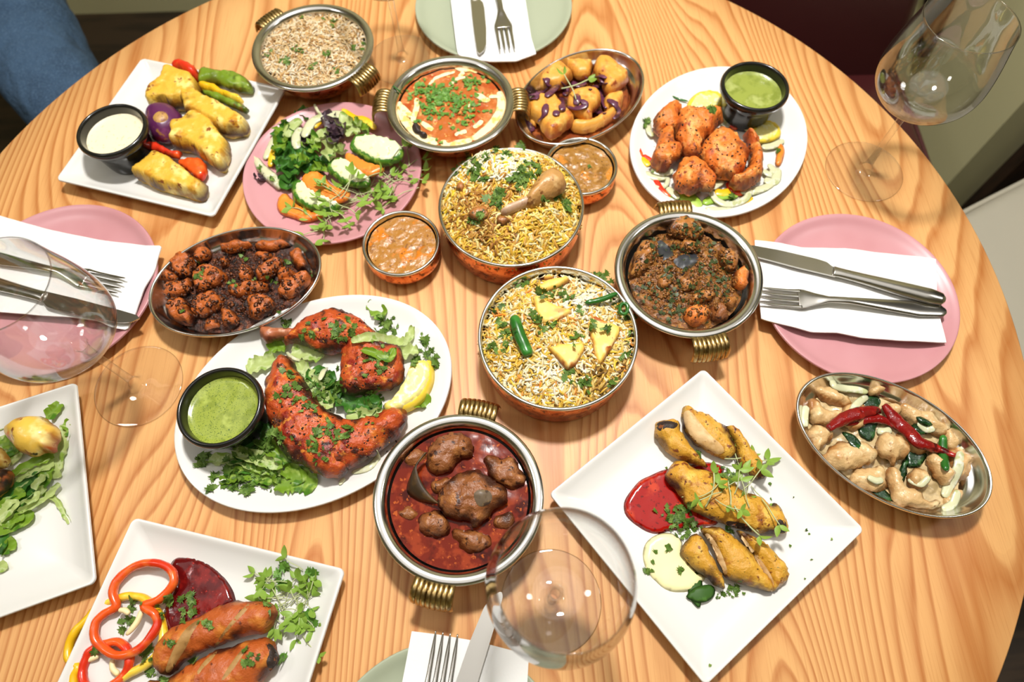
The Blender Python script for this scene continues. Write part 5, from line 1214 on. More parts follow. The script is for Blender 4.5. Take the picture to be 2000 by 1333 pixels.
many('chicken_chunk', 'K', KP, [.034, .036, .035, .033, .032, .041, .041, .040, .036, .038, .034], [.020, .020, .018, .020, .018, .014, .013, .012, .018, .015, .015], ['currychick', 'currychick', 'tikka', 'tikka', 'lamb', 'currychick', 'currychick', 'currychick', 'currychick', 'currychick', 'currychick'], None, 'chicken', 'chicken in the herbed curry',
     labels=['brown chicken chunk at the side of the herbed curry near the biryani', 'brown chicken chunk heaped at the back of the herbed curry', 'golden chicken chunk at the fork side of the herbed curry', 'golden chicken chunk at the front rim of the herbed curry', 'dark brown chicken chunk beside the golden front one', 'brown chicken chunk behind the bay leaf', 'small brown chicken chunk in the middle of the herbed curry', 'small brown chicken bit left of centre in the herbed curry', 'brown chicken chunk behind the golden fork-side chunk', 'brown chicken chunk above the golden front chunk', 'brown chicken bit near the oily edge of the herbed curry'], res=.0024, amps=((.0020, 85), (.0026, 130, 'v'), (.0010, 230)))
b = bvh()
decal('bay_leaf', 'K', [(388, 285), (430, 278), (490, 338), (535, 402), (480, 440), (430, 455), (392, 380)], b, M['baydark'], .001, None, .003, 'dark slate-coloured bay leaf in the herbed curry', 'leaf', 'bay leaves in the curry')
decal('bay_leaf', 'K', [(528, 462), (620, 400), (740, 403), (752, 440), (692, 522), (600, 532)], b, M['baydark'], .0012, None, .003, 'olive-grey bay leaf in the middle of the herbed curry', 'leaf', 'bay leaves in the curry')
herbs('chopped_coriander', 'K', [(540, 340, 30, 8), (700, 200, 60, 16), (860, 350, 40, 8), (300, 270, 40, 8), (980, 670, 40, 10), (950, 740, 30, 6), (750, 830, 30, 6), (560, 890, 30, 10), (480, 945, 30, 6), (330, 720, 50, 10), (880, 590, 30, 6), (650, 590, 160, 36), (750, 450, 200, 30), (400, 350, 50, 10), (1000, 440, 80, 10), (500, 780, 100, 14), (750, 90, 16, 5)], 'dark green herb bits all through the brown chicken curry', .003, .0065, b=b, m='cookedherb')

crumbs('masala_crumbs', 'K', [(640, 560, 470, 430, 700)], 'coarse brown masala bits all over the herbed chicken curry', 'currybit', .0012, .0030, b, shape=.5)
crumbs('masala_crumbs', 'K', [(640, 560, 470, 430, 260)], 'dark green and black flecks all over the herbed chicken curry', 'flake', .0006, .0016, b)

# ---------------------------------------------------------------- lamb curry (karahi)
start(); c = KC['lamb']
pool('lamb_gravy', c, (.0635, .0635), 0, .0405, M['lambgravy'], 'glossy dark red gravy of the lamb curry', 'curry', amp=.0003, sc=60, rings=44, n=140)
LP_ = [[(328, 250), (380, 213), (470, 193), (512, 250), (522, 300), (460, 322), (432, 372), (370, 397), (313, 362), (308, 300)], [(568, 330), (590, 298), (640, 318), (690, 308), (742, 370), (757, 430), (700, 467), (640, 432), (588, 392)],
       [(363, 470), (420, 408), (500, 368), (570, 378), (642, 430), (682, 480), (662, 532), (602, 562), (580, 602), (520, 642), (488, 602), (420, 592), (368, 542)], [(273, 590), (330, 548), (380, 558), (422, 610), (402, 662), (340, 682), (288, 652)],
       [(428, 650), (500, 638), (570, 658), (612, 700), (560, 742), (488, 742)], [(608, 590), (680, 558), (712, 600), (692, 642), (628, 642)], [(198, 330), (250, 278), (312, 288), (302, 342), (238, 362)], [(180, 560), (230, 530), (280, 560), (260, 600), (195, 600)], [(330, 430), (400, 400), (440, 430), (400, 470), (340, 480)]]
lm = many('lamb_chunk', 'L', LP_, [.036, .035, .038, .035, .035, .034, .033, .033, .035], [.022, .018, .026, .018, .016, .013, .012, .011, .013], 'lamb', None, 'lamb', 'lamb chunks',
     labels=['square brown lamb chunk at the back of the red curry', 'brown lamb chunk at the kebab-plate side of the red curry', 'central lamb chunk with a cut bone in the red curry', 'brown lamb chunk at the front of the red curry beside the bay leaf', 'brown lamb chunk nearest the wine glass in the red curry', 'half-sunken lamb chunk beside the bone piece', 'sunken reddish lamb chunk behind the bay leaf', 'sunken small lamb chunk at the tandoori-plate side', 'small lamb chunk wedged between bay leaf and bone piece'], res=.0024, amps=((.0022, 80), (.0024, 120, 'v'), (.0011, 230)))
cut(lm[2], 'L', [(525, 478), (550, 458), (592, 464), (608, 490), (596, 522), (555, 536), (532, 512)], 'marrow', 'bone')
V3 = np.array([P(zp('L', p), z) for p, z in (((312, 288), .055), ((266, 350), .057), ((285, 420), .054), ((325, 480), .051), ((372, 525), .047))])
V3b = np.array([P(zp('L', p), z) for p, z in (((300, 300), .052), ((245, 385), .044), ((222, 462), .042), ((270, 505), .042), ((350, 522), .043))])
q1, q2 = spline(V3, 6), spline(V3b, 6); nn = len(q1); nv = 7
VV = np.array([q1[i] + (q2[i] - q1[i]) * j / (nv - 1) + np.array([0, 0, .004 * math.sin(math.pi * j / (nv - 1))]) for i in range(nn) for j in range(nv)])
FF = [(i * nv + j, (i + 1) * nv + j, (i + 1) * nv + j + 1, i * nv + j + 1) for i in range(nn - 1) for j in range(nv - 1)]
o = mk('bay_leaf', VV, FF, M['baybrown'], label='curled brown bay leaf standing up in the lamb curry', cat='leaf')
so = o.modifiers.new('s', 'SOLIDIFY'); so.thickness = .0006

# ---------------------------------------------------------------- makhani with cream (karahi)
start(); c = KC['makh']
pool('makhani_gravy', c, (.0635, .0635), 0, .0400, M['makhani'], 'orange tomato gravy in the karahi with cream swirls', 'curry', amp=.0012, sc=90, rings=44, n=140)
b = bvh()
CR = 'cream drizzle over the orange gravy'
def cream(pts, w):
    strip3('cream_swirl', on(b, 'MK', pts, .0004, .04), w, .0010, M['cream'], amps=((.0007, 130), (.0004, 300)), label='pale cream swirl on the orange makhani gravy', cat='cream', group=CR, lo=.25)
for pts, w in [([(240, 660), (270, 800), (350, 930), (460, 1040), (600, 1120), (780, 1160), (960, 1150), (1100, 1110)], .013), ([(1100, 1110), (1230, 1020), (1340, 920), (1430, 780), (1450, 640), (1420, 540)], .012), ([(590, 460), (680, 380), (780, 340), (900, 310)], .0055), ([(830, 470), (900, 410), (960, 380), (1030, 370)], .006), ([(900, 240), (1000, 270), (1100, 270), (1180, 310)], .012), ([(1130, 580), (1200, 600), (1260, 640), (1300, 620)], .010), ([(1300, 610), (1380, 600), (1440, 610)], .006), ([(440, 620), (450, 720), (420, 820), (400, 900)], .008), ([(1050, 720), (1100, 700), (1140, 690)], .006), ([(980, 280), (990, 330), (940, 360)], .006), ([(500, 900), (580, 960), (640, 1000)], .008), ([(1120, 970), (1180, 930), (1220, 880)], .007), ([(250, 700), (320, 780), (400, 840)], .010), ([(900, 1060), (1000, 1020), (1040, 1010)], .007)]:
    cream(pts, w)
b = bvh()
piece('cardamom_pod', 'MK', [(390, 960), (410, 930), (450, 925), (490, 950), (500, 1010), (560, 1030), (575, 1065), (540, 1088), (490, 1075), (470, 1040), (420, 1020)], .040, .008, M['spice'], 'dark brown cardamom pod at the rim of the makhani gravy', 'spice', amps=((.0008, 150),), res=.002)
herbs('chopped_coriander', 'MK', [(720, 560, 60, 60), (620, 620, 80, 60), (780, 600, 50, 40), (560, 740, 60, 30), (920, 660, 60, 40), (980, 760, 60, 30), (1050, 440, 45, 26), (500, 500, 50, 22), (410, 560, 40, 12), (700, 790, 80, 22), (1100, 830, 50, 12), (1230, 370, 14, 6), (1180, 480, 50, 10), (460, 400, 16, 5), (1100, 640, 70, 16), (780, 910, 160, 16), (1290, 770, 20, 5), (460, 890, 14, 5), (850, 500, 60, 14)], 'heap of chopped green coriander on the makhani gravy', .0032, .0068, m='coriander2', b=b)
strip('coriander_stalk', 'MK', [(165, 475), (230, 520), (270, 565)], [.0525, .051, .045], .002, .002, M['chilli'], label='thin green stalk over the rim of the makhani bowl', cat='herb stalk')

# ---------------------------------------------------------------- small katori gravies
start()
pool('gravy', KA_C, (.0375, .0375), 0, .0275, M['tangravy'], 'thick tan gravy in the katori beside the tikka plate', 'gravy', amp=.0011, sc=110, n=80)
b = bvh(); herbs('coriander_bit', 'I', [(1151, 326, 2, 4)], 'single dark coriander bit on the tan gravy', .003, .005, b=b)
start()
pool('gravy', KB_C, (.0380, .0380), 0, .0275, M['tangravy2'], 'orange-tan oily gravy in the katori beside the salad', 'gravy', amp=.0011, sc=110, n=80)

# ---------------------------------------------------------------- chicken biryani (handi)
start(); c = HA_C
def za(x, y):
    d = np.hypot(x - c_a[0], y - c_a[1]) / .076
    bump = .0035 * np.sin(x * 90 + 1) * np.cos(y * 80 + .5)
    return .048 + .028 * (1 - np.clip(d, 0, 1.05) ** 2) + .017 * np.exp(-(((x - c_a[0] + .010) / .045) ** 2 + ((y - c_a[1] - .045) / .032) ** 2)) + bump
c_a = np.array(HA_C)
mA = mound('rice_bed', HA_C, .0755, lambda x, y: za(x, y) - .003, mat('rice_bed', 'b98a2e', .6, layers=[('d9b85a', 200, .45, .65)], bump=[(300, .6, .002)]), 'packed rice bed inside the chicken biryani pot', 'rice', 'stuff')
def cola(x, y, N):
    u, v = (x - c_a[0]) / .076, (y - c_a[1]) / .076
    white = np.exp(-(((u + .02) / .33) ** 2 + ((v - .42) / .26) ** 2)) + .8 * np.exp(-(((u + .55) / .3) ** 2 + ((v - .62) / .25) ** 2)) + .6 * np.exp(-(((u - .0) / .5) ** 2 + ((v - .95) / .2) ** 2))
    brown = np.exp(-(((u + .45) / .35) ** 2 + ((v + .15) / .38) ** 2)) + .5 * np.exp(-(((u + .25) / .3) ** 2 + ((v + .6) / .2) ** 2))
    base = pick(['e0b840', 'ecd486', 'd8a636', 'f0e0ac', 'e6c430', 'cb983e'], [4, 3, 2.5, 1.6, 1.0, 2.4], N)
    wh = pick(['f6f0d8', 'f3eac4', 'efdf9c', 'f0d92c'], [5, 3, 1, .8], N)
    br = pick(['b98436', 'a8702c', 'cfa14c', '8f5c22', 'dcb868'], [3, 2.5, 2, 1.2, 1.2], N)
    r = RNG.random(N); out = base.copy()
    k = r < np.clip(white * 1.1, 0, .97); out[k] = wh[k]
    k2 = (~k) & (RNG.random(N) < np.clip(brown * 1.05, 0, .92)); out[k2] = br[k2]
    return out
rice('biryani_rice', 'yellow and white biryani rice heaped above the pot rim', HA_C, .0765, za, cola, 4000, .0120, .0028, tiltsd=.25)
dm_ = thing('chicken_drumstick', 'tan chicken drumstick lying on the biryani rice', 'chicken', tuple(P(zp('HA', (950, 500)), .07)))
piece('meat', 'HA', [(830, 545), (880, 440), (950, 345), (1030, 298), (1110, 308), (1172, 380), (1165, 455), (1080, 510), (1000, 545), (920, 592), (850, 605)], .066, .026, M['drum'], parent=dm_, res=.0024, amps=((.0014, 80),))
piece('bone', 'HA', [(608, 645), (660, 600), (740, 568), (840, 525), (880, 580), (780, 622), (700, 662), (640, 668)], .069, .014, M['palebone'], parent=dm_, res=.0024, amps=((.0007, 90),))
for pts, lab in [([(250, 400), (300, 390), (310, 450), (270, 480), (225, 450)], 'brown chicken bit showing through the rice near the rim'), ([(330, 640), (420, 600), (500, 610), (520, 680), (440, 720), (350, 700)], 'brown chicken bit in the dark rice patch of the biryani'), ([(560, 690), (640, 680), (700, 720), (640, 770), (570, 750)], 'brown chicken bit under the drumstick bone')]:
    piece('chicken_bit', 'HA', pts, float(za(*P(zp('HA', np.mean(pts, 0)), .065)[:2])) - .004, .010, M['currychick'], lab, 'chicken', 'chicken bits in the biryani', res=.0026)
b = bvh()
herbs('coriander_leaves', 'HA', [(560, 145, 20, 8), (660, 175, 20, 7), (780, 105, 20, 8), (360, 215, 18, 8), (235, 310, 16, 6), (300, 285, 14, 6), (400, 300, 30, 14), (390, 360, 14, 5), (770, 340, 28, 14), (840, 250, 16, 8), (900, 270, 16, 6), (800, 400, 30, 14), (850, 370, 20, 8), (580, 560, 24, 30), (600, 500, 14, 10), (400, 730, 24, 8), (430, 690, 12, 5), (1165, 330, 14, 5), (1095, 530, 16, 7), (1165, 580, 16, 7), (1180, 630, 10, 4), (925, 325, 12, 5), (720, 390, 12, 4), (480, 375, 12, 4), (980, 560, 16, 5), (500, 200, 14, 4)], 'chopped coriander leaves over the chicken biryani', .005, .0115, b=b, tilt=.8, lift=.0042)

# ---------------------------------------------------------------- paneer biryani (handi)
start(); c_b = np.array(HB_C)
def zb(x, y):
    d = np.hypot(x - c_b[0], y - c_b[1]) / .074
    return .043 + .012 * (1 - np.clip(d, 0, 1.05) ** 2.4) + .0028 * np.sin(x * 100) * np.cos(y * 95 + 1.5)
mound('rice_bed', HB_C, .0735, lambda x, y: zb(x, y) - .003, bpy.data.materials['rice_bed'], 'packed rice bed inside the paneer biryani pot', 'rice', 'stuff')
def colb(x, y, N):
    u, v = (x - c_b[0]) / .075, (y - c_b[1]) / .075
    base = pick(['e4c674', 'eadcae', 'dcae3a', 'efe6c8', 'e2be3a', 'd48a34', 'c89a44'], [3.6, 3.4, 2.8, 2, 1.6, .8, 2.2], N)
    wh = pick(['f4eed8', 'efe4bc', 'e6d080'], [4, 3, 1], N)
    br = pick(['8f6a2a', 'b08436', 'd0a84a', '6e4c1c'], [2, 2, 2, 1], N)
    white = np.exp(-(((u - .45) / .4) ** 2 + ((v - .55) / .3) ** 2)) + .6 * np.exp(-(((u + .1) / .5) ** 2 + ((v + .55) / .25) ** 2))
    brown = .8 * np.exp(-(((u - .5) / .3) ** 2 + ((v + .65) / .2) ** 2))
    out = base.copy(); k = RNG.random(N) < np.clip(white, 0, .85); out[k] = wh[k]
    k = RNG.random(N) < np.clip(brown, 0, .85); out[k] = br[k]
    return out
rice('biryani_rice', 'white and yellow biryani rice around the paneer triangles', HB_C, .0745, zb, colb, 3800, .0120, .0026, tiltsd=.27)
for i, (pts, lab) in enumerate([([(1040, 590), (1080, 578), (1150, 620), (1278, 670), (1250, 695), (1150, 737), (1100, 747), (1060, 680)], 'orange-browned paneer triangle at the back of the rice'), ([(1348, 730), (1390, 693), (1543, 760), (1533, 810), (1430, 972), (1403, 962), (1378, 860)], 'large golden paneer triangle at the curry side of the rice'),
                 ([(1118, 870), (1200, 853), (1330, 843), (1347, 880), (1290, 972), (1240, 997), (1188, 940)], 'small golden paneer triangle with a dark grill mark'), ([(1050, 535), (1130, 490), (1240, 468), (1257, 490), (1200, 532), (1110, 565)], 'pale paneer piece half buried at the far rim'), ([(1060, 480), (1130, 462), (1230, 470), (1130, 488)], 'thin browned paneer edge at the far rim')]):
    cz = float(zb(*P(zp('M', np.mean(pts, 0)), .055)[:2]))
    piece('paneer_triangle', 'M', pts, cz - .002, .010, M['paneerbir'], lab, 'paneer', 'paneer triangles in the biryani', w=.003, res=.0022, amps=((.0006, 90),), round_=False, burn=1.5)
strip3('green_chilli', [P(zp('M', p), .060) for p in ((938, 690), (965, 780), (995, 850), (1022, 912))], .0125, .011, M['chilli'], n=12, lo=.55, label='thick green chilli lying on the paneer biryani', cat='chilli', amps=((.0006, 60),))
strip3('green_chilli', [P(zp('M', p), .058) for p in ((1340, 615), (1430, 597), (1525, 558))], .006, .006, M['chilli'], lo=.2, label='thin green chilli sliver at the far rim of the paneer biryani', cat='chilli')
q = [P(zp('M', (1560 + 22 * math.cos(t), 648 + 30 * math.sin(t))), .0545) for t in np.linspace(0, 2 * math.pi, 12, endpoint=False)]
strip3('chilli_ring', q, .0040, .005, M['chilli'], closed=True, label='green chilli ring at the curry-side rim of the paneer biryani', cat='chilli')
for pts in [((1140, 480), (1150, 540)), ((830, 690), (870, 680), (900, 690)), ((1090, 1060), (1085, 1090)), ((1000, 560), (1040, 540)), ((1590, 960), (1610, 930))]:
    strip3('carrot_shred', [P(zp('M', p), float(zb(*P(zp('M', p), .055)[:2])) + .002) for p in pts], .0022, .0022, M['carrot'], n=6, label='thin orange carrot shred in the paneer biryani', cat='carrot', group='carrot shreds', amps=())
b = bvh()
herbs('coriander_leaves', 'M', [(1045, 455, 22, 10), (1390, 490, 30, 16), (1440, 490, 20, 8), (1110, 570, 26, 14), (1075, 715, 22, 10), (1120, 760, 20, 8), (1030, 690, 16, 6), (900, 785, 26, 16), (790, 870, 22, 12), (1250, 1035, 22, 10), (1330, 1085, 24, 14), (1480, 1085, 20, 8), (880, 890, 16, 6), (1565, 930, 20, 7), (1600, 720, 18, 8), (1245, 605, 18, 8), (1560, 720, 16, 5), (1470, 780, 14, 4), (1280, 820, 18, 7), (1190, 540, 20, 8), (1020, 530, 20, 6), (1500, 620, 20, 7), (1420, 740, 24, 4), (1600, 820, 18, 6), (850, 660, 16, 4), (1160, 740, 14, 5), (1305, 680, 10, 4)], 'chopped coriander leaves over the paneer biryani', .004, .0095, b=b, tilt=.8, lift=.0042)

# ---------------------------------------------------------------- cumin rice (karahi)
start(); c_c = np.array(KC['rice'])
def zc(x, y):
    d = np.hypot(x - c_c[0], y - c_c[1]) / .064
    return .042 + .008 * (1 - np.clip(d, 0, 1.05) ** 2.2) + .002 * np.sin(x * 110) * np.cos(y * 90)
mound('rice_bed', KC['rice'], .0635, lambda x, y: zc(x, y) - .003, mat('cumin_rice_bed', '9a7440', .6, layers=[('c9a874', 200, .45, .65)]), 'packed rice bed inside the cumin rice bowl', 'rice', 'stuff')
rice('cumin_rice', 'brown-tinged cumin rice filling the far karahi', KC['rice'], .0640, zc, lambda x, y, N: pick(['e2c595', 'ecd9b4', 'd3ab6c', 'f0e4cc', 'c2955a', 'a87840'], [4, 3.4, 3, 2, 1.6, .7], N), 4000, .0105, .0019, tiltsd=.35)
b = bvh()
herbs('coriander_bits', 'B', [(470, 110, 20, 8), (425, 85, 14, 4), (555, 115, 14, 5), (640, 155, 12, 5), (590, 160, 10, 3), (345, 410, 16, 7), (320, 425, 14, 4), (415, 345, 16, 6), (600, 360, 12, 5), (770, 330, 12, 4), (830, 320, 10, 3), (650, 470, 10, 3), (490, 455, 16, 3), (230, 380, 12, 3), (780, 480, 14, 3), (640, 190, 10, 3)], 'green coriander bits in the cumin rice', .004, .008, b=b, lift=.0042)

# ---------------------------------------------------------------- pale chicken with dried chillies (oval dish)
start(); c, a, bb_, dg = OVD['w']
pool('pale_sauce', c, (a * .83, bb_ * .81), dg, .0165, M['whitesauce'], 'thin pale sauce under the chicken with dried chillies', 'sauce', amp=.0030, sc=90, rings=40)
WP = [[(228, 230), (290, 208), (380, 208), (432, 250), (502, 298), (532, 342), (450, 362), (370, 332), (278, 282)], [(638, 240), (700, 173), (782, 173), (792, 215), (740, 272), (658, 282)], [(228, 300), (290, 308), (332, 370), (430, 388), (482, 420), (402, 472), (350, 502), (248, 482), (208, 420)], [(208, 540), (280, 488), (372, 520), (402, 580), (342, 632), (280, 692), (228, 622)],
      [(313, 700), (380, 628), (470, 598), (560, 598), (652, 630), (702, 690), (692, 752), (600, 792), (500, 822), (400, 802), (338, 762)], [(698, 600), (740, 538), (820, 548), (902, 590), (947, 650), (932, 722), (862, 732), (830, 792), (780, 742), (718, 702)], [(508, 850), (560, 798), (650, 788), (742, 780), (762, 850), (772, 930), (702, 982), (600, 942), (518, 902)],
      [(768, 800), (830, 788), (882, 850), (902, 918), (982, 960), (1062, 1028), (1152, 1018), (1162, 1072), (1080, 1112), (980, 1082), (900, 1082), (828, 1022), (788, 930)], [(868, 350), (930, 333), (1010, 368), (1080, 388), (1182, 470), (1232, 520), (1182, 562), (1080, 542), (980, 492), (898, 420)], [(1178, 510), (1262, 540), (1302, 600), (1282, 672), (1208, 662), (1168, 590)],
      [(1058, 700), (1130, 688), (1202, 760), (1262, 850), (1202, 932), (1138, 882), (1078, 800)], [(1198, 690), (1310, 648), (1392, 750), (1397, 840), (1322, 892), (1248, 832)], [(918, 850), (980, 798), (1062, 820), (1092, 880), (1042, 942), (958, 942)], [(1168, 1020), (1250, 958), (1312, 960), (1332, 1000), (1292, 1062), (1208, 1082)], [(758, 330), (830, 328), (882, 380), (852, 432), (778, 402)], [(480, 340), (560, 330), (640, 400), (620, 500), (520, 520), (430, 470)], [(860, 560), (980, 560), (1080, 620), (1060, 700), (960, 690)]]
many('chicken_strip', 'W', WP, [.013, .013, .013, .013, .016, .018, .014, .015, .014, .014, .015, .013, .014, .012, .013, .013, .013], [.016, .015, .017, .018, .020, .020, .017, .017, .016, .015, .017, .016, .014, .012, .013, .016, .016], 'whitechick', None, 'chicken', 'pale chicken strips', labels=['pale chicken, browned strip under the onion at the pink-plate end', 'pale chicken, small browned strip at the far rim', 'pale chicken, broad pale piece at the pink-plate end', 'pale chicken, browned knobbly piece at the near pink-plate end', 'pale chicken, long smooth piece in front of the shorter red chilli', 'pale chicken, lumpy central piece beside the longest red chilli', 'pale chicken, flat piece at the near rim', 'pale chicken, curved strip along the near rim', 'pale chicken, long piece at the far rim behind the longest chilli', 'pale chicken, small browned piece at the far table-edge side', 'pale chicken, slanted piece beside the green chilli', 'pale chicken, piece under the onion at the table-edge end', 'pale chicken, piece under the narrow hanging curry leaf', 'pale chicken, small piece at the table-edge tip', 'pale chicken, small piece behind the chilli stem', 'pale chicken, pale piece under the crossing chillies', 'pale chicken, pale piece under the longest chilli'], res=.0024, amps=((.0026, 85), (.0028, 110, 'v'), (.0010, 220)))
b = bvh()
for pts, w in [([(380, 140), (400, 205), (470, 225), (560, 235), (640, 250)], .008), ([(640, 280), (560, 340), (505, 435)], .008), ([(1310, 680), (1290, 800), (1230, 920), (1190, 1010)], .010), ([(1290, 960), (1250, 1060), (1175, 1100)], .008), ([(200, 350), (185, 430), (190, 500)], .008), ([(705, 530), (760, 535), (810, 520)], .008), ([(1000, 470), (1060, 520), (1120, 510)], .008), ([(930, 880), (1020, 920), (1080, 860)], .006), ([(640, 860), (700, 890), (750, 880)], .007)]:
    strip3('onion_strip', on(b, 'W', pts, .0022, .02), w, .003, M['onionw'], label='soft pale onion strip among the pale chicken', cat='onion', group='onion strips in the pale chicken', amps=((.0006, 120),))
for pts, lab in [([(590, 350), (650, 280), (740, 288), (747, 340), (680, 377)], 'dark fried curry leaf behind the chilli crossing'), ([(578, 520), (620, 448), (700, 428), (717, 480), (682, 592), (620, 592)], 'dark fried curry leaf lying over the red chillies'), ([(458, 540), (520, 548), (600, 598), (612, 660), (580, 692), (520, 632)], 'fried curry leaf under the shorter red chilli'), ([(938, 650), (1000, 638), (1072, 690), (1062, 750), (980, 792), (928, 772)], 'dark fried curry leaf beside the longest red chilli'), ([(868, 880), (888, 760), (940, 738), (932, 830), (890, 932)], 'narrow dark curry leaf hanging down in the pale chicken'),
                 ([(988, 420), (1040, 428), (1117, 470), (1112, 492), (1030, 472)], 'fried curry leaf at the back of the pale chicken'), ([(688, 960), (760, 948), (832, 1020), (802, 1042), (698, 1002)], 'dark curry leaf at the near rim of the oval chicken dish'), ([(958, 500), (1000, 468), (1042, 510), (1082, 540), (1010, 552)], 'small fried curry leaf next to the longest red chilli')]:
    zl = float(on(b, 'W', [np.mean(pts, 0)], .001)[0][2])
    piece('curry_leaf', 'W', pts, zl, .0022, M['friedleaf'], lab, 'leaf', 'fried curry leaves', res=.0024, amps=((.0020, 90),), w=.002)
b = bvh()
def chilli3(pts, w, lab, off=.004, prof=(.5, 1, 1, .9, .7, .35)):
    q = spline(on(b, 'W', pts, off, .03), 6); q[:, 2] = np.convolve(np.pad(q[:, 2], 4, 'edge'), np.ones(9) / 9, 'valid')
    r = w / 2 * np.interp(np.linspace(0, 1, len(q)), np.linspace(0, 1, len(prof)), prof)
    V, F = tube(q, r, r * .7, 12); V = displace(V, F, ((.0012, 130),))
    mk('red_chilli', V, F, M['redchilli'], label=lab, cat='chilli', group='dried red chillies')
chilli3([(355, 515), (450, 455), (580, 400), (700, 392)], .0125, 'shorter dried red chilli pointing at the onion strips', prof=(.6, 1, 1, .7))
chilli3([(480, 485), (650, 450), (760, 465), (860, 530)], .009, 'thin dried red chilli crossing under the longest one')
chilli3([(745, 350), (820, 450), (900, 540), (1000, 610), (1100, 670), (1262, 712)], .0135, 'longest dried red chilli lying across the pale chicken', off=.006)
strip3('green_chilli', on(b, 'W', [(1165, 570), (1160, 700), (1182, 825)], .007, .03), .009, .007, M['chilli'], label='green chilli sliver in the pale chicken dish', cat='chilli')

# ---------------------------------------------------------------- prawns on lettuce
use(PL['pr'])
for pts, w, m, z in [([(-60, 300), (100, 220), (210, 180)], .012, 'lettucep', .011), ([(30, 330), (70, 430), (130, 520)], .020, 'lettucep', .012), ([(485, 265), (450, 430), (395, 650)], .014, 'lettucep', .012), ([(100, 620), (250, 540), (395, 490)], .010, 'lettuce', .016), ([(130, 650), (280, 590), (390, 530)], .010, 'lettucep', .015), ([(0, 710), (120, 690), (230, 640)], .012, 'lettucep', .013), ([(0, 830), (140, 730), (300, 620)], .012, 'lettuced', .014), ([(90, 890), (200, 760), (330, 620)], .014, 'lettuced', .012),
                     ([(20, 1000), (160, 860), (340, 720)], .009, 'lettucep', .012), ([(-20, 1030), (150, 970), (240, 890)], .013, 'lettuce', .012), ([(250, 740), (400, 790), (460, 880), (505, 975)], .005, 'lettucep', .010), ([(140, 900), (300, 820), (440, 690)], .006, 'lettucep', .014), ([(200, 840), (260, 800), (280, 740)], .006, 'lettucep', .016), ([(330, 195), (390, 170), (445, 105)], .013, 'lettuce', .014), ([(460, 250), (520, 280), (512, 345)], .010, 'lettuce', .012), ([(0, 1190), (60, 1140), (122, 1110)], .014, 'lettuce', .011), ([(-20, 1310), (20, 1290), (55, 1265)], .009, 'lettucep', .011), ([(20, 880), (100, 800), (180, 740)], .012, 'lettuce', .016), ([(0, 950), (80, 870), (100, 800)], .012, 'lettucep', .018), ([(300, 700), (340, 650), (355, 580)], .012, 'lettuce', .014), ([(30, 1060), (20, 1130), (-20, 1180)], .012, 'lettuced', .011), ([(250, 730), (300, 660), (320, 620)], .008, 'lettucep', .017), ([(20, 360), (90, 400), (120, 470)], .014, 'lettuce', .013), ([(60, 1010), (100, 950), (180, 920)], .010, 'lettuce', .014)]:
    leaf_strip('lettuce_shred', 'Q', pts, z, w, M[m], label='shredded iceberg lettuce strip on the prawn plate', cat='lettuce', group='shredded lettuce under the prawns', frill=.35, ruffle=.0025, ends=.7)
for pts, T, m, lab in [([(70, 370), (58, 300), (120, 248), (200, 213), (300, 198), (362, 230), (432, 290), (442, 350), (412, 402), (402, 460), (330, 467), (270, 492), (190, 482), (140, 452), (108, 402)], .030, 'prawn', 'golden grilled prawn, whole in view on the lettuce'), ([(-90, 450), (0, 428), (60, 490), (52, 560), (0, 582), (-90, 570)], .026, 'prawn', 'golden grilled prawn cut off by the photo edge'), ([(-90, 610), (30, 588), (92, 598), (82, 690), (20, 762), (-90, 810)], .026, 'prawnchar', 'charred orange prawn at the photo edge')]:
    piece('grilled_prawn', 'Q', pts, .016, T, M[m], lab, 'prawn', 'grilled prawns', res=.0025, amps=((.0014, 60), (.0006, 160)))

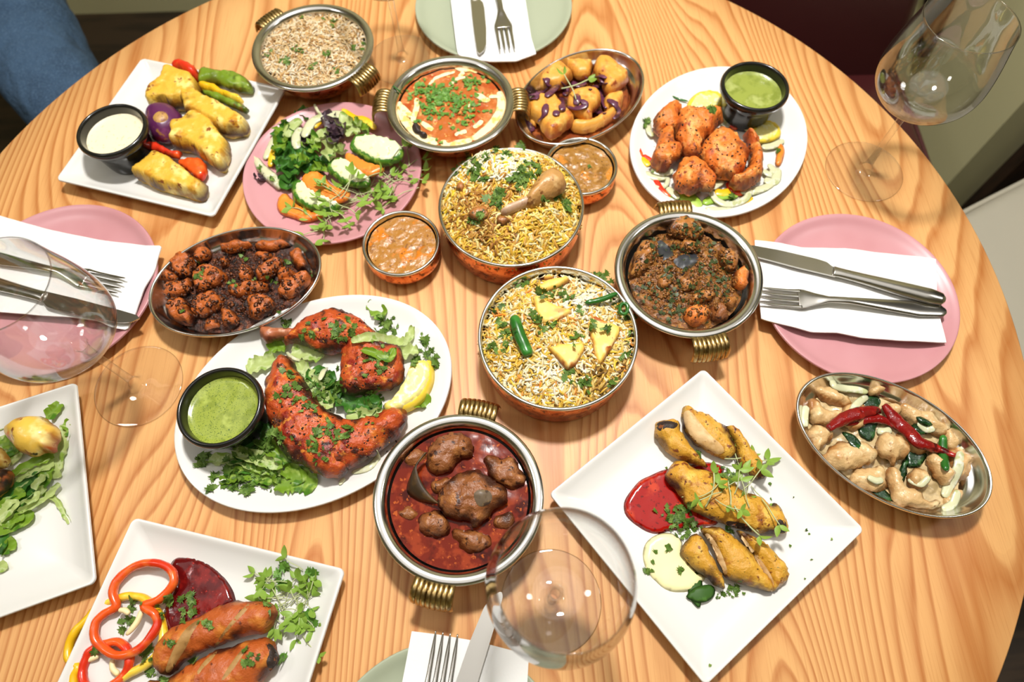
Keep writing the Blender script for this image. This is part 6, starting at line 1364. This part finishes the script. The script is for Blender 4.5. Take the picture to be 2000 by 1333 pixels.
# ---------------------------------------------------------------- salad on the pink plate
use(PL['sa'])
SG = 'salad leaves'
for pts, w, m, z in [([(330, 280), (380, 330), (430, 420)], .024, 'lettuced', .013), ([(300, 420), (380, 440), (460, 480)], .026, 'lettuced', .014), ([(300, 540), (400, 560), (500, 600)], .026, 'lettuced', .013), ([(330, 600), (420, 640), (520, 650)], .022, 'lettuced', .015), ([(380, 700), (420, 760), (440, 700)], .018, 'lettuced', .012), ([(460, 560), (560, 530), (640, 480)], .026, 'lettuced', .016), ([(520, 620), (620, 600), (720, 610)], .022, 'lettuced', .015), ([(560, 470), (640, 420), (700, 400)], .024, 'lettuce', .018), ([(640, 380), (700, 350), (760, 360)], .020, 'lettucep', .020),
                     ([(350, 240), (370, 300), (360, 360)], .018, 'lettuce', .015), ([(700, 600), (740, 560), (760, 600)], .018, 'lettuced', .014), ([(770, 560), (800, 480), (820, 410)], .018, 'lettucep', .016), ([(830, 240), (900, 220), (960, 250)], .020, 'lettucep', .018), ([(900, 270), (980, 290), (1040, 300)], .022, 'lettucep', .016), ([(990, 220), (1060, 270), (1110, 320)], .012, 'lettuce', .016), ([(730, 270), (800, 250), (890, 330)], .022, 'lettuceq', .020), ([(760, 340), (830, 370), (890, 340)], .018, 'lettuceq', .018), ([(560, 330), (600, 370), (540, 430)], .020, 'lettuceq', .016), ([(490, 130), (540, 150), (600, 150)], .016, 'lettuced', .012), ([(690, 200), (760, 190), (830, 200)], .016, 'lettuceq', .018), ([(860, 430), (880, 490), (900, 470)], .014, 'lettucep', .013), ([(330, 500), (360, 430), (340, 380)], .018, 'lettuce', .017), ([(480, 500), (520, 560), (600, 560)], .018, 'lettuce', .019), ([(150, 690), (190, 720), (220, 730)], .010, 'lettuceq', .010), ([(620, 640), (680, 640), (720, 600)], .016, 'lettuce', .018)]:
    leaf_strip('salad_leaf', 'SA', pts, z, w, M[m], label={'lettuceq': 'purple frilly salad leaf on the pink plate', 'lettucep': 'pale crisp salad leaf on the pink plate'}.get(m, 'green frilly salad leaf on the pink plate'), cat='lettuce', group=SG, frill=.8, ruffle=.006)
def salad_strip(pts, w, h, m, lab, cat, z): strip('vegetable_strip', 'SA', pts, z, w, h, M[m], label=lab, cat=cat, group='raw vegetable strips in the salad')
salad_strip([(335, 265), (275, 400), (210, 540)], .010, .004, 'onionw', 'long white strip along the rim side of the salad', 'onion', .013)
salad_strip([(520, 190), (430, 270), (400, 350)], .016, .004, 'lettucep', 'pale green curved strip at the back of the salad', 'vegetable', .020)
salad_strip([(525, 265), (480, 350), (490, 450)], .012, .004, 'onionw', 'white onion strip hanging over the salad leaves', 'onion', .023)
salad_strip([(720, 165), (620, 215), (545, 350)], .013, .004, 'onionw', 'broad curved white onion strip on top of the salad', 'onion', .025)
salad_strip([(740, 160), (830, 150), (900, 160)], .014, .004, 'onionw', 'short white onion strip near the plate rim', 'onion', .020)
salad_strip([(640, 60), (670, 120), (700, 150)], .004, .003, 'onionw', 'thin pale stalk reaching over the plate rim', 'stalk', .022)
salad_strip([(880, 105), (980, 180), (1080, 200), (1172, 275)], .011, .006, 'yelpep', 'long yellow pepper strip at the far side of the salad', 'pepper', .016)
salad_strip([(350, 320), (290, 470), (255, 605)], .010, .006, 'yelpep', 'yellow pepper strip beside the dark green leaves', 'pepper', .012)
salad_strip([(630, 270), (670, 220), (720, 195)], .010, .006, 'yelpep', 'small yellow pepper piece under the broad onion', 'pepper', .022)
piece('radish_baton', 'SA', [(103, 520), (120, 503), (150, 515), (210, 585), (300, 660), (367, 720), (372, 760), (332, 807), (270, 762), (200, 702), (120, 602)], .010, .006, M['onionw'], 'pale raw baton with coriander bits at the plate side', 'radish', amps=(), w=.003)
def cuc(pts, lab, z, lean):
    t = thing('cucumber_slice', lab, 'cucumber', tuple(P(zp('SA', np.mean(pts, 0)), z)), 'cucumber slices')
    zf = lambda V2: lean * (V2[:, 0] - V2[:, 0].mean()) + .15 * (V2[:, 1] - V2[:, 1].mean())
    piece('skin', 'SA', pts, z, .011, M['cucskin'], parent=t, amps=(), w=.0012, under=.5, zfun=zf)
    c = np.mean(pts, 0); piece('flesh', 'SA', [tuple(c + (np.array(p) - c) * .91 + np.array([9, -11])) for p in pts], z + .0022, .0105, M['cucumber'], parent=t, amps=(), w=.0008, under=.5, zfun=zf)
cuc([(440, 800), (480, 750), (540, 740), (640, 830), (760, 890), (860, 930), (872, 962), (780, 1002), (660, 992), (550, 952), (470, 892)], 'cucumber slice nearest the katori, under two carrot slices', .013, .10)
piece('carrot_slice', 'SA', [(313, 940), (340, 868), (400, 838), (450, 890), (560, 970), (722, 1020), (702, 1052), (580, 1087), (460, 1052), (350, 1012)], .009, .007, M['carrot'], 'orange carrot slice at the near end of the row', 'carrot', 'carrot slices', amps=(), w=.002)
cuc([(750, 590), (820, 553), (900, 548), (980, 600), (1080, 680), (1132, 730), (1112, 772), (1000, 777), (880, 742), (800, 682), (752, 640)], 'middle cucumber slice of the salad row', .017, .12)
piece('carrot_slice', 'SA', [(528, 720), (580, 668), (660, 653), (720, 680), (780, 750), (870, 800), (952, 830), (932, 892), (850, 927), (760, 902), (640, 842), (558, 792)], .021, .007, M['carrot'], 'largest orange carrot slice between two cucumber slices', 'carrot', 'carrot slices', amps=(), w=.002)
piece('carrot_slice', 'SA', [(903, 530), (940, 488), (1010, 518), (1100, 568), (1230, 608), (1242, 650), (1130, 692), (1040, 662), (950, 602)], .024, .007, M['carrot'], 'orange carrot slice under the far cucumber slice', 'carrot', 'carrot slices', amps=(), w=.002)
cuc([(945, 400), (990, 348), (1080, 338), (1200, 358), (1330, 398), (1412, 460), (1412, 532), (1340, 572), (1240, 582), (1120, 552), (1010, 492), (950, 445)], 'far cucumber slice, largest cut face of the row', .022, .12)
b = bvh()
herbs('coriander_bits', 'SA', [(175, 615, 14, 6), (280, 712, 8, 4)], 'coriander bits on the pale raw baton', .003, .006, b=b)
sp = []
for k in range(64):
    u = RNG.random(); p0 = np.array([1430, 640]); p1 = np.array([720, 1110])
    q = p0 + (p1 - p0) * u + RNG.normal(0, 1, 2) * [75, 55] + (np.array([-30, -30]) if .3 < u < .7 else 0)
    sp.append((q[0], q[1], RNG.uniform(0, 360)))
sprigs('SA', sp + [(740, 1150, -85), (1430, 620, 20), (880, 880, 60)], b, 'microgreen sprig in the green heap along the salad row', 'microgreens on the salad plate', .024, .0130)
